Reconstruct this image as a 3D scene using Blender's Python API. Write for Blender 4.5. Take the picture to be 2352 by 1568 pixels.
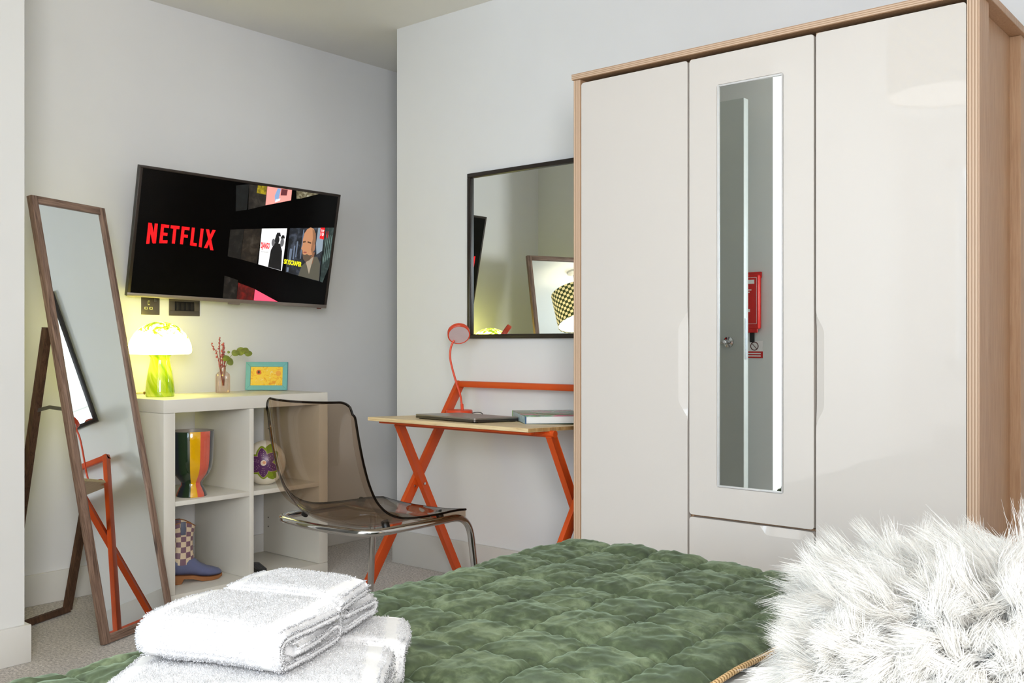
import bpy, bmesh, math, random
import numpy as np
from mathutils import Vector, Matrix

# ---------------------------------------------------------------- clean start
for o in list(bpy.data.objects):
    bpy.data.objects.remove(o, do_unlink=True)
SC = bpy.context.scene
COL = SC.collection
rad = math.radians
random.seed(7)
RNG = np.random.default_rng(11)

# ---------------------------------------------------------------- camera, world, lights, exposure
cam_d = bpy.data.cameras.new('camera')
cam_d.sensor_width = 36.0
cam_d.lens = 36.0 * 2230.0 / 2352.0
cam_d.shift_y = 6.0 / 2352.0
cam_d.clip_start = 0.02
cam = bpy.data.objects.new('camera', cam_d)
cam.location = (3.7, -3.0, 0.975)
cam.rotation_euler = (rad(90), 0, rad(40))
COL.objects.link(cam)
SC.camera = cam

world = bpy.data.worlds.new('daylight')
SC.world = world
world.use_nodes = True
bg = world.node_tree.nodes['Background']
bg.inputs[0].default_value = (0.62, 0.78, 1.0, 1)
bg.inputs[1].default_value = 1.6

sky_l = bpy.data.lights.new('window_daylight', 'AREA')
sky_l.shape = 'RECTANGLE'
sky_l.size = 2.0
sky_l.size_y = 1.3
sky_l.energy = 62
sky_l.color = (0.72, 0.86, 1.0)
sky_o = bpy.data.objects.new('window_daylight', sky_l)
sky_o.location = (2.95, -4.78, 1.48)
sky_o.rotation_euler = (rad(78), 0, 0)
COL.objects.link(sky_o)

key_l = bpy.data.lights.new('added_key_light', 'AREA')  # key light added from the right, behind an assumed side window
key_l.shape = 'RECTANGLE'
key_l.size = 0.9
key_l.size_y = 1.15
key_l.energy = 150
key_l.color = (1.0, 0.97, 0.95)
key_o = bpy.data.objects.new('added_key_light', key_l)
key_o.location = (4.60, -3.56, 1.45)
key_o.rotation_euler = (0, rad(78), 0)
COL.objects.link(key_o)

SC.view_settings.view_transform = 'Standard'
SC.view_settings.look = 'None'
SC.view_settings.gamma = 1.0
SC.view_settings.use_curve_mapping = False
SC.view_settings.exposure = 0.0

# ---------------------------------------------------------------- colour + materials
def lin(c):
    c = c / 255.0
    return c / 12.92 if c <= 0.04045 else ((c + 0.055) / 1.055) ** 2.4
def rgb(r, g, b):
    return (lin(r), lin(g), lin(b), 1.0)

class NT:
    def __init__(self, name):
        self.m = bpy.data.materials.new(name)
        self.m.use_nodes = True
        self.t = self.m.node_tree
        self.b = self.t.nodes['Principled BSDF']
        self.out = self.t.nodes['Material Output']
    def n(self, kind, **kw):
        nd = self.t.nodes.new(kind)
        for k, v in kw.items():
            setattr(nd, k, v)
        return nd
    def l(self, a, b):
        self.t.links.new(a, b)
    def coord(self, scale=(1, 1, 1), rot=(0, 0, 0)):
        tc = self.n('ShaderNodeTexCoord')
        mp = self.n('ShaderNodeMapping')
        mp.inputs['Scale'].default_value = scale
        mp.inputs['Rotation'].default_value = rot
        self.l(tc.outputs['Object'], mp.inputs['Vector'])
        return mp.outputs['Vector']
    def noise(self, vec, scale, detail=4, rough=0.6, dist=0.0):
        nz = self.n('ShaderNodeTexNoise')
        nz.inputs['Scale'].default_value = scale
        nz.inputs['Detail'].default_value = detail
        nz.inputs['Roughness'].default_value = rough
        nz.inputs['Distortion'].default_value = dist
        self.l(vec, nz.inputs['Vector'])
        return nz.outputs['Fac']
    def ramp(self, fac, stops, interp='LINEAR'):
        r = self.n('ShaderNodeValToRGB')
        cr = r.color_ramp
        cr.interpolation = interp
        while len(cr.elements) < len(stops):
            cr.elements.new(0.5)
        for e, (p, c) in zip(cr.elements, stops):
            e.position = p
            e.color = c
        self.l(fac, r.inputs['Fac'])
        return r.outputs['Color']
    def bump(self, fac, strength, dist=0.002):
        b = self.n('ShaderNodeBump')
        b.inputs['Strength'].default_value = strength
        b.inputs['Distance'].default_value = dist
        self.l(fac, b.inputs['Height'])
        self.l(b.outputs['Normal'], self.b.inputs['Normal'])
    def set(self, **kw):
        for k, v in kw.items():
            self.b.inputs[k.replace('_', ' ')].default_value = v
        return self

MATS = {}
def plain(name, c, rough=0.5, metal=0.0, var=0.04, scale=30.0, bump=0.0, bscale=200.0, coat=0.0, **kw):
    """principled surface with slight procedural colour variation"""
    if name in MATS:
        return MATS[name]
    t = NT(name)
    v = t.coord()
    f = t.noise(v, scale, 3)
    lo = tuple(x * (1 - var) for x in c[:3]) + (1,)
    hi = tuple(min(1, x * (1 + var)) for x in c[:3]) + (1,)
    t.l(t.ramp(f, [(0.3, lo), (0.7, hi)]), t.b.inputs['Base Color'])
    t.set(Roughness=rough, Metallic=metal)
    if coat:
        t.b.inputs['Coat Weight'].default_value = coat
        t.b.inputs['Coat Roughness'].default_value = 0.03
    if bump:
        t.bump(t.noise(v, bscale, 3), bump, 0.001)
    t.set(**kw)
    MATS[name] = t.m
    return t.m

def wood(name, dark, light, axis='X', scale=6.0, stretch=14.0, rough=0.45, dist=1.2, mid=None):
    if name in MATS:
        return MATS[name]
    t = NT(name)
    s = [stretch, stretch, stretch]
    s['XYZ'.index(axis)] = 1.0
    v = t.coord(scale=tuple(s))
    f = t.noise(v, scale, 6, 0.62, dist)
    stops = [(0.28, dark), (0.72, light)] if mid is None else [(0.30, dark), (0.46, mid), (0.70, light)]
    t.l(t.ramp(f, stops), t.b.inputs['Base Color'])
    t.set(Roughness=rough)
    t.bump(t.noise(v, scale * 3, 4), 0.15, 0.001)
    MATS[name] = t.m
    return t.m

def stripes(name, c1, c2, axis, pitch, rough=0.5, wob=0.25):
    """thin plies seen on a board edge"""
    if name in MATS:
        return MATS[name]
    t = NT(name)
    v = t.coord()
    w = t.n('ShaderNodeTexWave', wave_type='BANDS', bands_direction=axis, wave_profile='SIN')
    w.inputs['Scale'].default_value = 2 * math.pi / (20.0 * pitch)
    w.inputs['Distortion'].default_value = wob
    w.inputs['Detail'].default_value = 2
    w.inputs['Detail Scale'].default_value = 2.0
    t.l(v, w.inputs['Vector'])
    t.l(t.ramp(w.outputs['Fac'], [(0.15, c1), (0.6, c2)]), t.b.inputs['Base Color'])
    t.set(Roughness=rough)
    MATS[name] = t.m
    return t.m

def emit(name, c, strength):
    if name in MATS:
        return MATS[name]
    t = NT(name)
    t.set(Base_Color=c, Emission_Color=c, Emission_Strength=strength, Roughness=0.4)
    MATS[name] = t.m
    return t.m

def clear(name, tint, rough=0.02, ior=1.49):
    """thin transparent plastic or glass: tinted see-through plus fresnel gloss"""
    if name in MATS:
        return MATS[name]
    t = NT(name)
    tr = t.n('ShaderNodeBsdfTransparent')
    tr.inputs[0].default_value = tint
    gl = t.n('ShaderNodeBsdfGlossy')
    gl.inputs['Roughness'].default_value = rough
    lw = t.n('ShaderNodeLayerWeight')
    lw.inputs['Blend'].default_value = 0.5
    pw5 = t.n('ShaderNodeMath', operation='POWER')
    t.l(lw.outputs['Facing'], pw5.inputs[0])
    pw5.inputs[1].default_value = 5.0
    f0 = ((ior - 1) / (ior + 1)) ** 2
    fr = t.n('ShaderNodeMath', operation='MULTIPLY_ADD')
    t.l(pw5.outputs[0], fr.inputs[0])
    fr.inputs[1].default_value = 0.7
    fr.inputs[2].default_value = f0
    mx = t.n('ShaderNodeMixShader')
    t.l(fr.outputs[0], mx.inputs[0])
    t.l(tr.outputs[0], mx.inputs[1])
    t.l(gl.outputs[0], mx.inputs[2])
    t.l(mx.outputs[0], t.out.inputs['Surface'])
    MATS[name] = t.m
    return t.m

def mirror_mat():
    t = NT('mirror_silvering')
    v = t.coord()
    t.l(t.ramp(t.noise(v, 2.0, 1), [(0.0, rgb(232, 238, 238)), (1.0, rgb(238, 243, 242))]), t.b.inputs['Base Color'])
    t.set(Metallic=1.0, Roughness=0.0)
    return t.m
M_MIRROR = mirror_mat()

M_WALL = plain('wall_paint', rgb(232, 232, 233), 0.7, var=0.012, scale=3, bump=0.03, bscale=300)
M_WALLP = plain('pier_paint', rgb(226, 226, 224), 0.7, var=0.012, scale=3, bump=0.03, bscale=300)
M_CEIL = plain('ceiling_paint', rgb(243, 241, 235), 0.8, var=0.012, scale=3, bump=0.03, bscale=300)
M_TRIM = plain('trim_gloss_paint', rgb(224, 222, 217), 0.35, var=0.015, scale=5)
M_SHELF = plain('white_laminate', rgb(226, 222, 212), 0.38, var=0.012, scale=8)
M_GLOSS = plain('white_gloss_lacquer', rgb(211, 204, 197), 0.5, var=0.008, scale=2, coat=0.8, Specular_IOR_Level=0.1)
M_ORANGE = plain('orange_powder_coat', rgb(212, 80, 22), 0.42, var=0.03, scale=12)
M_ORANGE2 = plain('orange_lamp_plastic', rgb(226, 74, 36), 0.35, var=0.03, scale=12)
M_CHROME = plain('chrome', rgb(205, 205, 205), 0.07, metal=1.0, var=0.01)
M_STEEL = plain('brushed_steel', rgb(140, 138, 134), 0.32, metal=0.9, var=0.05, scale=80)
M_BLACK = plain('black_plastic', rgb(22, 21, 21), 0.35, var=0.1, scale=40)
M_BLACKWOOD = wood('black_stained_frame', rgb(24, 18, 15), rgb(44, 34, 29), 'X', 8, 12, 0.4)
M_BLACKWOODZ = wood('black_stained_frame_upright', rgb(24, 18, 15), rgb(44, 34, 29), 'Z', 8, 12, 0.4)
M_WALNUT = wood('walnut_frame', rgb(66, 47, 37), rgb(164, 136, 118), 'Z', 5.0, 16, 0.5, 1.6, mid=rgb(124, 98, 83))
M_WALNUTX = wood('walnut_frame_rail', rgb(66, 47, 37), rgb(164, 136, 118), 'X', 5.0, 16, 0.5, 1.6, mid=rgb(124, 98, 83))
M_WALNUTD = wood('walnut_stand', rgb(48, 31, 23), rgb(110, 80, 60), 'Z', 5.0, 16, 0.5, 1.6)
M_PINE = wood('pale_pine_board', rgb(206, 172, 122), rgb(240, 220, 178), 'X', 4.0, 18, 0.42, 2.2, mid=rgb(230, 204, 158))
M_PINEY = wood('pale_pine_end', rgb(150, 106, 56), rgb(226, 190, 130), 'Z', 10.0, 5, 0.5, 0.6)
M_ASH = wood('ash_veneer', rgb(168, 128, 94), rgb(196, 160, 126), 'Z', 9.0, 22, 0.45, 0.3)
M_PLYZ = stripes('ply_edge_flat', rgb(164, 130, 102), rgb(206, 178, 152), 'Z', 0.0052)
M_PLYX = stripes('ply_edge_upright', rgb(164, 130, 102), rgb(206, 178, 152), 'X', 0.0068)
M_GREYDOOR = plain('grey_door_paint', rgb(178, 182, 178), 0.3, var=0.02, scale=3)
M_SOCKET = plain('brushed_nickel_plate', rgb(112, 104, 96), 0.4, metal=0.6, var=0.04, scale=60)
M_IVORY = plain('ivory_plastic', rgb(225, 220, 150), 0.4)

def carpet_mat():
    t = NT('grey_twist_carpet')
    v = t.coord()
    f1 = t.noise(v, 120, 6, 0.8)
    f2 = t.noise(v, 6, 3)
    mx = t.n('ShaderNodeMix', data_type='RGBA', blend_type='MULTIPLY')
    mx.inputs['Factor'].default_value = 0.5
    t.l(t.ramp(f1, [(0.36, rgb(116, 107, 100)), (0.5, rgb(204, 194, 185)), (0.62, rgb(244, 237, 230))]), mx.inputs['A'])
    t.l(t.ramp(f2, [(0.3, rgb(222, 220, 218)), (0.7, rgb(250, 248, 246))]), mx.inputs['B'])
    t.l(mx.outputs['Result'], t.b.inputs['Base Color'])
    t.set(Roughness=0.95)
    t.b.inputs['Sheen Weight'].default_value = 0.38
    t.bump(f1, 0.6, 0.005)
    return t.m
M_CARPET = carpet_mat()

def velvet_mat():
    t = NT('green_crushed_velvet')
    v = t.coord()
    f1 = t.noise(v, 11, 5, 0.6, 0.9)
    f2 = t.noise(v, 34, 4, 0.65, 0.9)
    mx = t.n('ShaderNodeMix', data_type='FLOAT')
    mx.inputs['Factor'].default_value = 0.35
    t.l(f1, mx.inputs['A'])
    t.l(f2, mx.inputs['B'])
    t.l(t.ramp(mx.outputs['Result'], [(0.32, rgb(38, 48, 29)), (0.5, rgb(66, 78, 51)), (0.64, rgb(110, 122, 92))]), t.b.inputs['Base Color'])
    t.set(Roughness=0.75)
    t.b.inputs['Sheen Weight'].default_value = 0.38
    t.b.inputs['Sheen Roughness'].default_value = 0.35
    t.b.inputs['Sheen Tint'].default_value = rgb(172, 196, 168)
    t.bump(t.noise(v, 900, 2), 0.15, 0.0006)
    return t.m
M_VELVET = velvet_mat()

# ---------------------------------------------------------------- mesh helpers
def finish(me, smooth=35):
    if smooth is not None:
        me.polygons.foreach_set('use_smooth', [True] * len(me.polygons))
        try:
            me.set_sharp_from_angle(angle=rad(smooth))
        except Exception:
            pass
    me.update()

def obj(name, src, mats, parent=None, loc=None, smooth=35):
    """one mesh object from a bmesh or mesh"""
    if isinstance(src, bmesh.types.BMesh):
        me = bpy.data.meshes.new(name)
        bmesh.ops.recalc_face_normals(src, faces=src.faces)
        src.to_mesh(me)
        src.free()
    else:
        me = src
    if not isinstance(mats, (list, tuple)):
        mats = [mats]
    if len(me.materials) == 0:
        for m in mats:
            me.materials.append(m)
    finish(me, smooth)
    o = bpy.data.objects.new(name, me)
    COL.objects.link(o)
    if parent is not None:
        o.parent = parent
    if loc is not None:
        o.location = loc
    return o

def thing(name, label, cat, loc=(0, 0, 0), rotz=0.0, group=None, mat=None):
    o = bpy.data.objects.new(name, None)
    o.empty_display_size = 0.05
    COL.objects.link(o)
    if mat is not None:
        o.matrix_world = mat
    else:
        o.location = loc
        o.rotation_euler = (0, 0, rotz)
    o['label'] = label
    o['category'] = cat
    if group:
        o['group'] = group
    return o

def tag(o, label, cat, group=None):
    o['label'] = label
    o['category'] = cat
    if group:
        o['group'] = group
    return o

def struct(name, src, m, smooth=35, label=None):
    o = obj(name, src, m, smooth=smooth)
    o['kind'] = 'structure'
    o['label'] = label or name.replace('_', ' ')
    return o

def bx(x0, x1, y0, y1, z0, z1, bev=0.0, seg=2, bm=None):
    own = bm is None
    bm = bm or bmesh.new()
    r = bmesh.ops.create_cube(bm, size=1.0)
    vs = r['verts']
    for v in vs:
        v.co = Vector((x0 + (v.co.x + .5) * (x1 - x0), y0 + (v.co.y + .5) * (y1 - y0), z0 + (v.co.z + .5) * (z1 - z0)))
    if bev > 0:
        es = {e for v in vs for e in v.link_edges}
        bmesh.ops.bevel(bm, geom=list(es), offset=bev, segments=seg, profile=0.5, affect='EDGES')
    return bm

def beam(p0, p1, w, h, wdir, bev=0.002, bm=None):
    """rectangular bar from p0 to p1: w across wdir, h across the other direction"""
    p0, p1 = Vector(p0), Vector(p1)
    ax = (p1 - p0).normalized()
    wd = Vector(wdir)
    wd = (wd - ax * wd.dot(ax)).normalized()
    hd = ax.cross(wd).normalized()
    L = (p1 - p0).length
    bm = bm or bmesh.new()
    r = bmesh.ops.create_cube(bm, size=1.0)
    vs = r['verts']
    for v in vs:
        c = v.co.copy()
        v.co = p0 + ax * ((c.z + .5) * L) + wd * (c.x * w) + hd * (c.y * h)
    if bev:
        es = {e for v in vs for e in v.link_edges}
        bmesh.ops.bevel(bm, geom=list(es), offset=bev, segments=2, profile=0.5, affect='EDGES')
    return bm

def smooth_path(pts, n=8):
    """catmull-rom through the points"""
    P = [Vector(p) for p in pts]
    P = [P[0] * 2 - P[1]] + P + [P[-1] * 2 - P[-2]]
    out = []
    for i in range(1, len(P) - 2):
        for k in range(n):
            t = k / n
            a, b, c, d = P[i - 1], P[i], P[i + 1], P[i + 2]
            out.append(0.5 * ((2 * b) + (c - a) * t + (2 * a - 5 * b + 4 * c - d) * t * t + (3 * b - a - 3 * c + d) * t ** 3))
    out.append(P[-2])
    return out

def fillet(pts, r, n=6, closed=False):
    """polyline with rounded corners"""
    P = [Vector(p) for p in pts]
    out = [P[0]]
    for i in range(1, len(P) - 1):
        a, b, c = P[i - 1], P[i], P[i + 1]
        d1, d2 = (a - b), (c - b)
        rr = min(r, d1.length * 0.48, d2.length * 0.48)
        s, e = b + d1.normalized() * rr, b + d2.normalized() * rr
        for k in range(n + 1):
            t = k / n
            out.append(s * (1 - t) ** 2 + b * 2 * t * (1 - t) + e * t * t)
    out.append(P[-1])
    return out

def tube(pts, r, n=10, bm=None, cap=True, radii=None):
    P = [Vector(p) for p in pts]
    bm = bm or bmesh.new()
    t0 = (P[1] - P[0]).normalized()
    up = Vector((0, 0, 1)) if abs(t0.z) < 0.9 else Vector((1, 0, 0))
    nrm = (up - t0 * up.dot(t0)).normalized()
    rings = []
    for i, p in enumerate(P):
        if i == 0:
            t = t0
        elif i == len(P) - 1:
            t = (P[i] - P[i - 1]).normalized()
        else:
            t = (P[i + 1] - P[i - 1]).normalized()
        nrm = (nrm - t * nrm.dot(t)).normalized()
        bn = t.cross(nrm)
        rr = radii[i] if radii else r
        rings.append([bm.verts.new(p + nrm * (rr * math.cos(2 * math.pi * k / n)) + bn * (rr * math.sin(2 * math.pi * k / n))) for k in range(n)])
    for a, b in zip(rings, rings[1:]):
        for k in range(n):
            bm.faces.new((a[k], a[(k + 1) % n], b[(k + 1) % n], b[k]))
    if cap:
        bm.faces.new(rings[0][::-1])
        bm.faces.new(rings[-1])
    return bm

def lathe(prof, n=40, bm=None, sx=1.0, sy=1.0, mats=None):
    """profile of (r, z) turned about z; mats(k, i) gives a face's material index"""
    bm = bm or bmesh.new()
    rings = []
    for r, z in prof:
        if r < 1e-6:
            rings.append([bm.verts.new((0, 0, z))])
        else:
            rings.append([bm.verts.new((r * sx * math.cos(2 * math.pi * k / n), r * sy * math.sin(2 * math.pi * k / n), z)) for k in range(n)])
    for i, (a, b) in enumerate(zip(rings, rings[1:])):
        for k in range(n):
            k2 = (k + 1) % n
            if len(a) == 1 and len(b) == 1:
                continue
            if len(a) == 1:
                f = bm.faces.new((a[0], b[k2], b[k]))
            elif len(b) == 1:
                f = bm.faces.new((a[k], a[k2], b[0]))
            else:
                f = bm.faces.new((a[k], a[k2], b[k2], b[k]))
            if mats:
                f.material_index = mats(k, i)
    return bm

def prism(outline, z0, z1, bev=0.0):
    """polygon (x, y) pulled from z0 to z1"""
    bm = bmesh.new()
    a = [bm.verts.new((x, y, z0)) for x, y in outline]
    b = [bm.verts.new((x, y, z1)) for x, y in outline]
    bm.faces.new(a[::-1])
    bm.faces.new(b)
    n = len(a)
    for k in range(n):
        bm.faces.new((a[k], a[(k + 1) % n], b[(k + 1) % n], b[k]))
    if bev:
        bmesh.ops.bevel(bm, geom=list(bm.edges), offset=bev, segments=1, affect='EDGES')
    return bm

def mesh_np(name, verts, faces):
    me = bpy.data.meshes.new(name)
    nv, nf, k = len(verts), len(faces), faces.shape[1]
    me.vertices.add(nv)
    me.vertices.foreach_set('co', np.ascontiguousarray(verts, dtype=np.float32).ravel())
    me.loops.add(nf * k)
    me.loops.foreach_set('vertex_index', np.ascontiguousarray(faces, dtype=np.int32).ravel())
    me.polygons.add(nf)
    me.polygons.foreach_set('loop_start', np.arange(0, nf * k, k, dtype=np.int32))
    me.update(calc_edges=True)
    return me

def grid_faces(nu, nv):
    i = np.arange(nu - 1)[:, None] * nv + np.arange(nv - 1)[None, :]
    i = i.ravel()
    return np.stack([i, i + nv, i + nv + 1, i + 1], 1)

def vnoise(x, y, seed=0):
    """smooth 2D value noise in -1..1"""
    g = np.random.default_rng(seed).uniform(-1, 1, (64, 64))
    xi, yi = np.floor(x).astype(int), np.floor(y).astype(int)
    fx, fy = x - xi, y - yi
    fx = fx * fx * (3 - 2 * fx)
    fy = fy * fy * (3 - 2 * fy)
    a = g[xi % 64, yi % 64]
    b = g[(xi + 1) % 64, yi % 64]
    c = g[xi % 64, (yi + 1) % 64]
    d = g[(xi + 1) % 64, (yi + 1) % 64]
    return (a * (1 - fx) + b * fx) * (1 - fy) + (c * (1 - fx) + d * fx) * fy

def text_mesh(s, w, h, bold=0.0):
    """built-in lettering fitted into a w x h box in the local xz plane, lower left at 0,0"""
    cu = bpy.data.curves.new('lettering', 'FONT')
    cu.body = s
    cu.size = 1.0
    cu.offset = bold
    cu.resolution_u = 3
    to = bpy.data.objects.new('lettering', cu)
    COL.objects.link(to)
    dg = bpy.context.evaluated_depsgraph_get()
    me = bpy.data.meshes.new_from_object(to.evaluated_get(dg))
    bpy.data.objects.remove(to, do_unlink=True)
    co = np.empty(len(me.vertices) * 3)
    me.vertices.foreach_get('co', co)
    co = co.reshape(-1, 3)
    mn, mx = co.min(0), co.max(0)
    out = np.zeros_like(co)
    out[:, 0] = (co[:, 0] - mn[0]) / (mx[0] - mn[0]) * w
    out[:, 2] = (co[:, 1] - mn[1]) / (mx[1] - mn[1]) * h
    me.vertices.foreach_set('co', out.ravel())
    me.materials.clear()
    me.update()
    return me

def flat_poly(pts, y=0.0, mi=0, bm=None):
    """flat polygon in the local xz plane"""
    bm = bm or bmesh.new()
    f = bm.faces.new([bm.verts.new((x, y, z)) for x, z in pts])
    f.material_index = mi
    return bm

# ================================================================ THE ROOM
H = 2.385
struct('floor', bx(-0.9, 4.85, -4.75, 1.1, -0.1, 0.0), M_CARPET, label='grey speckled carpet floor')
struct('ceiling', bx(-0.9, 4.85, -4.75, 1.1, H, H + 0.1), M_CEIL, label='off-white painted ceiling')
struct('wall_left', bx(-0.1, 0.0, -1.68, 1.0, 0, H), M_WALL, label='pale grey wall behind the television')
struct('wall_back', bx(0.5107, 4.75, 0.0, 1.0, 0, H), M_WALL, label='pale grey wall behind the desk and wardrobe')
struct('wall_recess', bx(-0.1, 0.5107, 1.0, 1.1, 0, H), M_WALL, label='pale grey wall closing the corner recess')
# pier beside the doorway, and the rest of that wall above and beyond the opening
struct('wall_pier', bx(-0.1, 0.64, -1.80, -1.68, 0, H), M_WALLP, label='pale grey wall pier beside the shelf alcove')
struct('wall_over_door', bx(0.50, 0.64, -2.50, -1.80, 2.23, H), M_WALLP, label='pale wall above the open doorway')
struct('wall_hall', bx(-0.8, -0.7, -2.62, -1.68, 0, H), M_WALL, label='hallway wall beyond the doorway')
struct('wall_hall_side', bx(-0.8, -0.1, -1.80, -1.68, 0, H), M_WALL, label='hallway side wall')
struct('wall_front', bx(-0.8, 1.605, -2.75, -2.62, 0, H), M_WALLP, label='pale wall behind the open grey door')
struct('wall_front_return', bx(1.48, 1.605, -4.6, -2.75, 0, H), M_WALLP, label='pale return wall beside the window')
struct('wall_hinge', bx(0.50, 0.64, -2.62, -2.50, 0, H), M_WALLP, label='narrow wall strip at the door hinges')
bm = bmesh.new()
SY0, SY1, SZ0, SZ1 = -4.05, -3.07, 0.82, 2.08
for a in ((-4.6, SY0, 0, H), (SY1, 0.0, 0, H), (SY0, SY1, 0, SZ0), (SY0, SY1, SZ1, H)):
    bx(4.45, 4.55, a[0], a[1], a[2], a[3], bm=bm)
struct('wall_right', bm, M_WALL, label='pale grey wall behind the bed head')
sf2 = bmesh.new()  # out-of-view window added so the key light has an opening
for a in ((SY0, SY0 + .05, SZ0, SZ1), (SY1 - .05, SY1, SZ0, SZ1), (SY0, SY1, SZ0, SZ0 + .05), (SY0, SY1, SZ1 - .05, SZ1)):
    bx(4.47, 4.53, a[0], a[1], a[2], a[3], 0.004, bm=sf2)
win2 = struct('added_window', sf2, M_TRIM, label='unseen white framed side window added for the key light')
obj('pane', bx(4.497, 4.503, SY0 + .05, SY1 - .05, SZ0 + .05, SZ1 - .05), clear('window_glass', (0.97, 0.98, 0.98, 1), 0.0), win2)
# window wall with its opening
WX0, WX1, WZ0, WZ1 = 1.85, 4.05, 0.82, 2.14
bm = bmesh.new()
for a in ((1.48, WX0, 0, H), (WX1, 4.85, 0, H), (WX0, WX1, 0, WZ0), (WX0, WX1, WZ1, H)):
    bx(a[0], a[1], -4.70, -4.6, a[2], a[3], bm=bm)
struct('wall_window', bm, M_WALL, label='pale grey wall around the window')
wf = bmesh.new()
for a in ((WX0, WX0 + .06, WZ0, WZ1), (WX1 - .06, WX1, WZ0, WZ1), (WX0, WX1, WZ0, WZ0 + .06), (WX0, WX1, WZ1 - .06, WZ1), (2.92, 2.98, WZ0, WZ1)):
    bx(a[0], a[1], -4.68, -4.62, a[2], a[3], 0.004, bm=wf)
win = struct('window_1', wf, M_TRIM, label='white framed two-light window')
for a, b in ((WX0 + .06, 2.92), (2.98, WX1 - .06)):
    obj('pane', bx(a, b, -4.655, -4.649, WZ0 + .06, WZ1 - .06), clear('window_glass', (0.97, 0.98, 0.98, 1), 0.0), win)
obj('window_sill', bx(WX0 - .04, WX1 + .04, -4.68, -4.54, WZ0 - .03, WZ0, 0.004), M_TRIM, win)

def board(name, x0, x1, y0, y1, h, label):
    return struct(name, bx(x0, x1, y0, y1, 0, h, 0.003), M_TRIM, label=label)
board('baseboard_left', 0.0, 0.016, -1.68, 1.0, 0.116, 'white baseboard along the television wall')
board('baseboard_back', 0.495, 4.75, -0.016, 0.0, 0.146, 'white baseboard along the desk wall')
board('baseboard_recess', 0.495, 0.5107, 0.0, 1.0, 0.146, 'white baseboard on the recess side')
board('baseboard_pier', 0.64, 0.656, -1.80, -1.665, 0.116, 'white baseboard on the wall pier')
board('baseboard_alcove', 0.016, 0.640, -1.68, -1.665, 0.116, 'white baseboard on the alcove side')
board('baseboard_front', 0.64, 1.62, -2.62, -2.605, 0.116, 'white baseboard behind the door')
board('baseboard_return', 1.605, 1.62, -4.6, -2.605, 0.116, 'white baseboard on the return wall')
board('baseboard_right', 4.435, 4.45, -4.6, -0.016, 0.116, 'white baseboard behind the bed')

# grey door standing open, with its lever handle
door = struct('door_1', bx(0.70, 1.535, -2.495, -2.448, 0.008, 2.17, 0.002), M_GREYDOOR, label='open grey painted door')
hb = lathe([(0, 0), (0.026, 0), (0.026, 0.008), (0.012, 0.010), (0.012, 0.04), (0, 0.04)], 24)
hd = obj('handle_rose', hb, M_CHROME, door, (1.455, -2.448, 0.985))
hd.rotation_euler = (rad(-90), 0, 0)
obj('lever_handle', tube(fillet([(1.455, -2.412, .985), (1.455, -2.402, .985), (1.34, -2.402, .985)], 0.01), 0.0085, 10), M_CHROME, door)
obj('lock_plate', bx(1.534, 1.537, -2.484, -2.459, 0.90, 1.10), M_STEEL, door)
struct('trim_1', bx(0.625, 0.655, -1.86, -1.80, 0, 2.27, 0.003), M_TRIM, label='white door frame upright')

# ================================================================ CUBE SHELF
ks = thing('cube_shelf', 'white two by two cube shelf unit under the television', 'shelf unit', (0.06, -1.103, 0))
KD, KW, KH = 0.389, 0.760, 0.771          # depth (x), width (y), height
obj('top_panel', bx(0, KD, 0, KW, 0.721, KH, 0.0025), M_SHELF, ks)
obj('bottom_panel', bx(0, KD, 0, KW, 0, 0.050, 0.002), M_SHELF, ks)
obj('side_panel', bx(0, KD, 0, 0.047, 0.0505, 0.7205, 0.002), M_SHELF, ks)
obj('side_panel', bx(0, KD, KW - 0.047, KW, 0.0505, 0.7205, 0.002), M_SHELF, ks)
obj('divider', bx(0, KD, 0.369, 0.389, 0.0505, 0.7205, 0.0015), M_SHELF, ks)
obj('shelf', bx(0, KD, 0.0475, 0.3685, 0.376, 0.394, 0.0015), M_SHELF, ks)
obj('shelf', bx(0, KD, 0.3895, KW - 0.0475, 0.376, 0.394, 0.0015), M_SHELF, ks)
M_HOLE = plain('peg_hole', rgb(70, 60, 50), 0.8)
for hz in (0.165, 0.205, 0.60, 0.64):
    b = lathe([(0, 0), (0.0032, 0), (0.0032, 0.0012), (0, 0.0012)], 12)
    h = obj('peg_hole', b, M_HOLE, ks, (0.035, KW - 0.0465, hz))
    h.rotation_euler = (rad(90), 0, 0)

# ================================================================ WARDROBE
wd = thing('wardrobe', 'three door white gloss wardrobe with pale wood surround', 'wardrobe', (1.907, -0.085, 0))
W, D, HW = 1.173, 0.479, 1.812            # local: x 0..W, y 0 (back) .. -D (front)
YF = -D
def wpart(name, b, m):
    return obj(name, b, m, wd, smooth=10)
# surround
tp = wpart('top_board', bx(-0.004, W + 0.010, YF - 0.006, 0, 1.7935, HW, 0.0015), M_ASH)
obj('ply_edge', bx(-0.0035, W + 0.0095, YF - 0.0075, YF - 0.0055, 1.7945, HW - 0.001), M_PLYZ, tp)
wpart('side_panel', bx(0, 0.025, YF, 0, 0, 1.793, 0.001), M_ASH)
obj('ply_edge', bx(0.0005, 0.0245, YF - 0.0015, YF + 0.0003, 0, 1.7925), M_PLYX, wd)
wpart('stile', bx(W - 0.028, W, YF, YF + 0.08, 0, 1.793, 0.001), M_ASH)
obj('ply_edge', bx(W - 0.0275, W - 0.0005, YF - 0.0015, YF + 0.0003, 0, 1.7925), M_PLYX, wd)
wpart('stile', bx(W - 0.028, W, -0.08, 0, 0, 1.793, 0.001), M_ASH)
wpart('side_panel', bx(W - 0.040, W - 0.027, YF + 0.06, -0.02, 0, 1.793), M_ASH)
wpart('back_panel', bx(0.02, W - 0.04, -0.008, -0.002, 0.02, 1.79), M_ASH)
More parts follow.
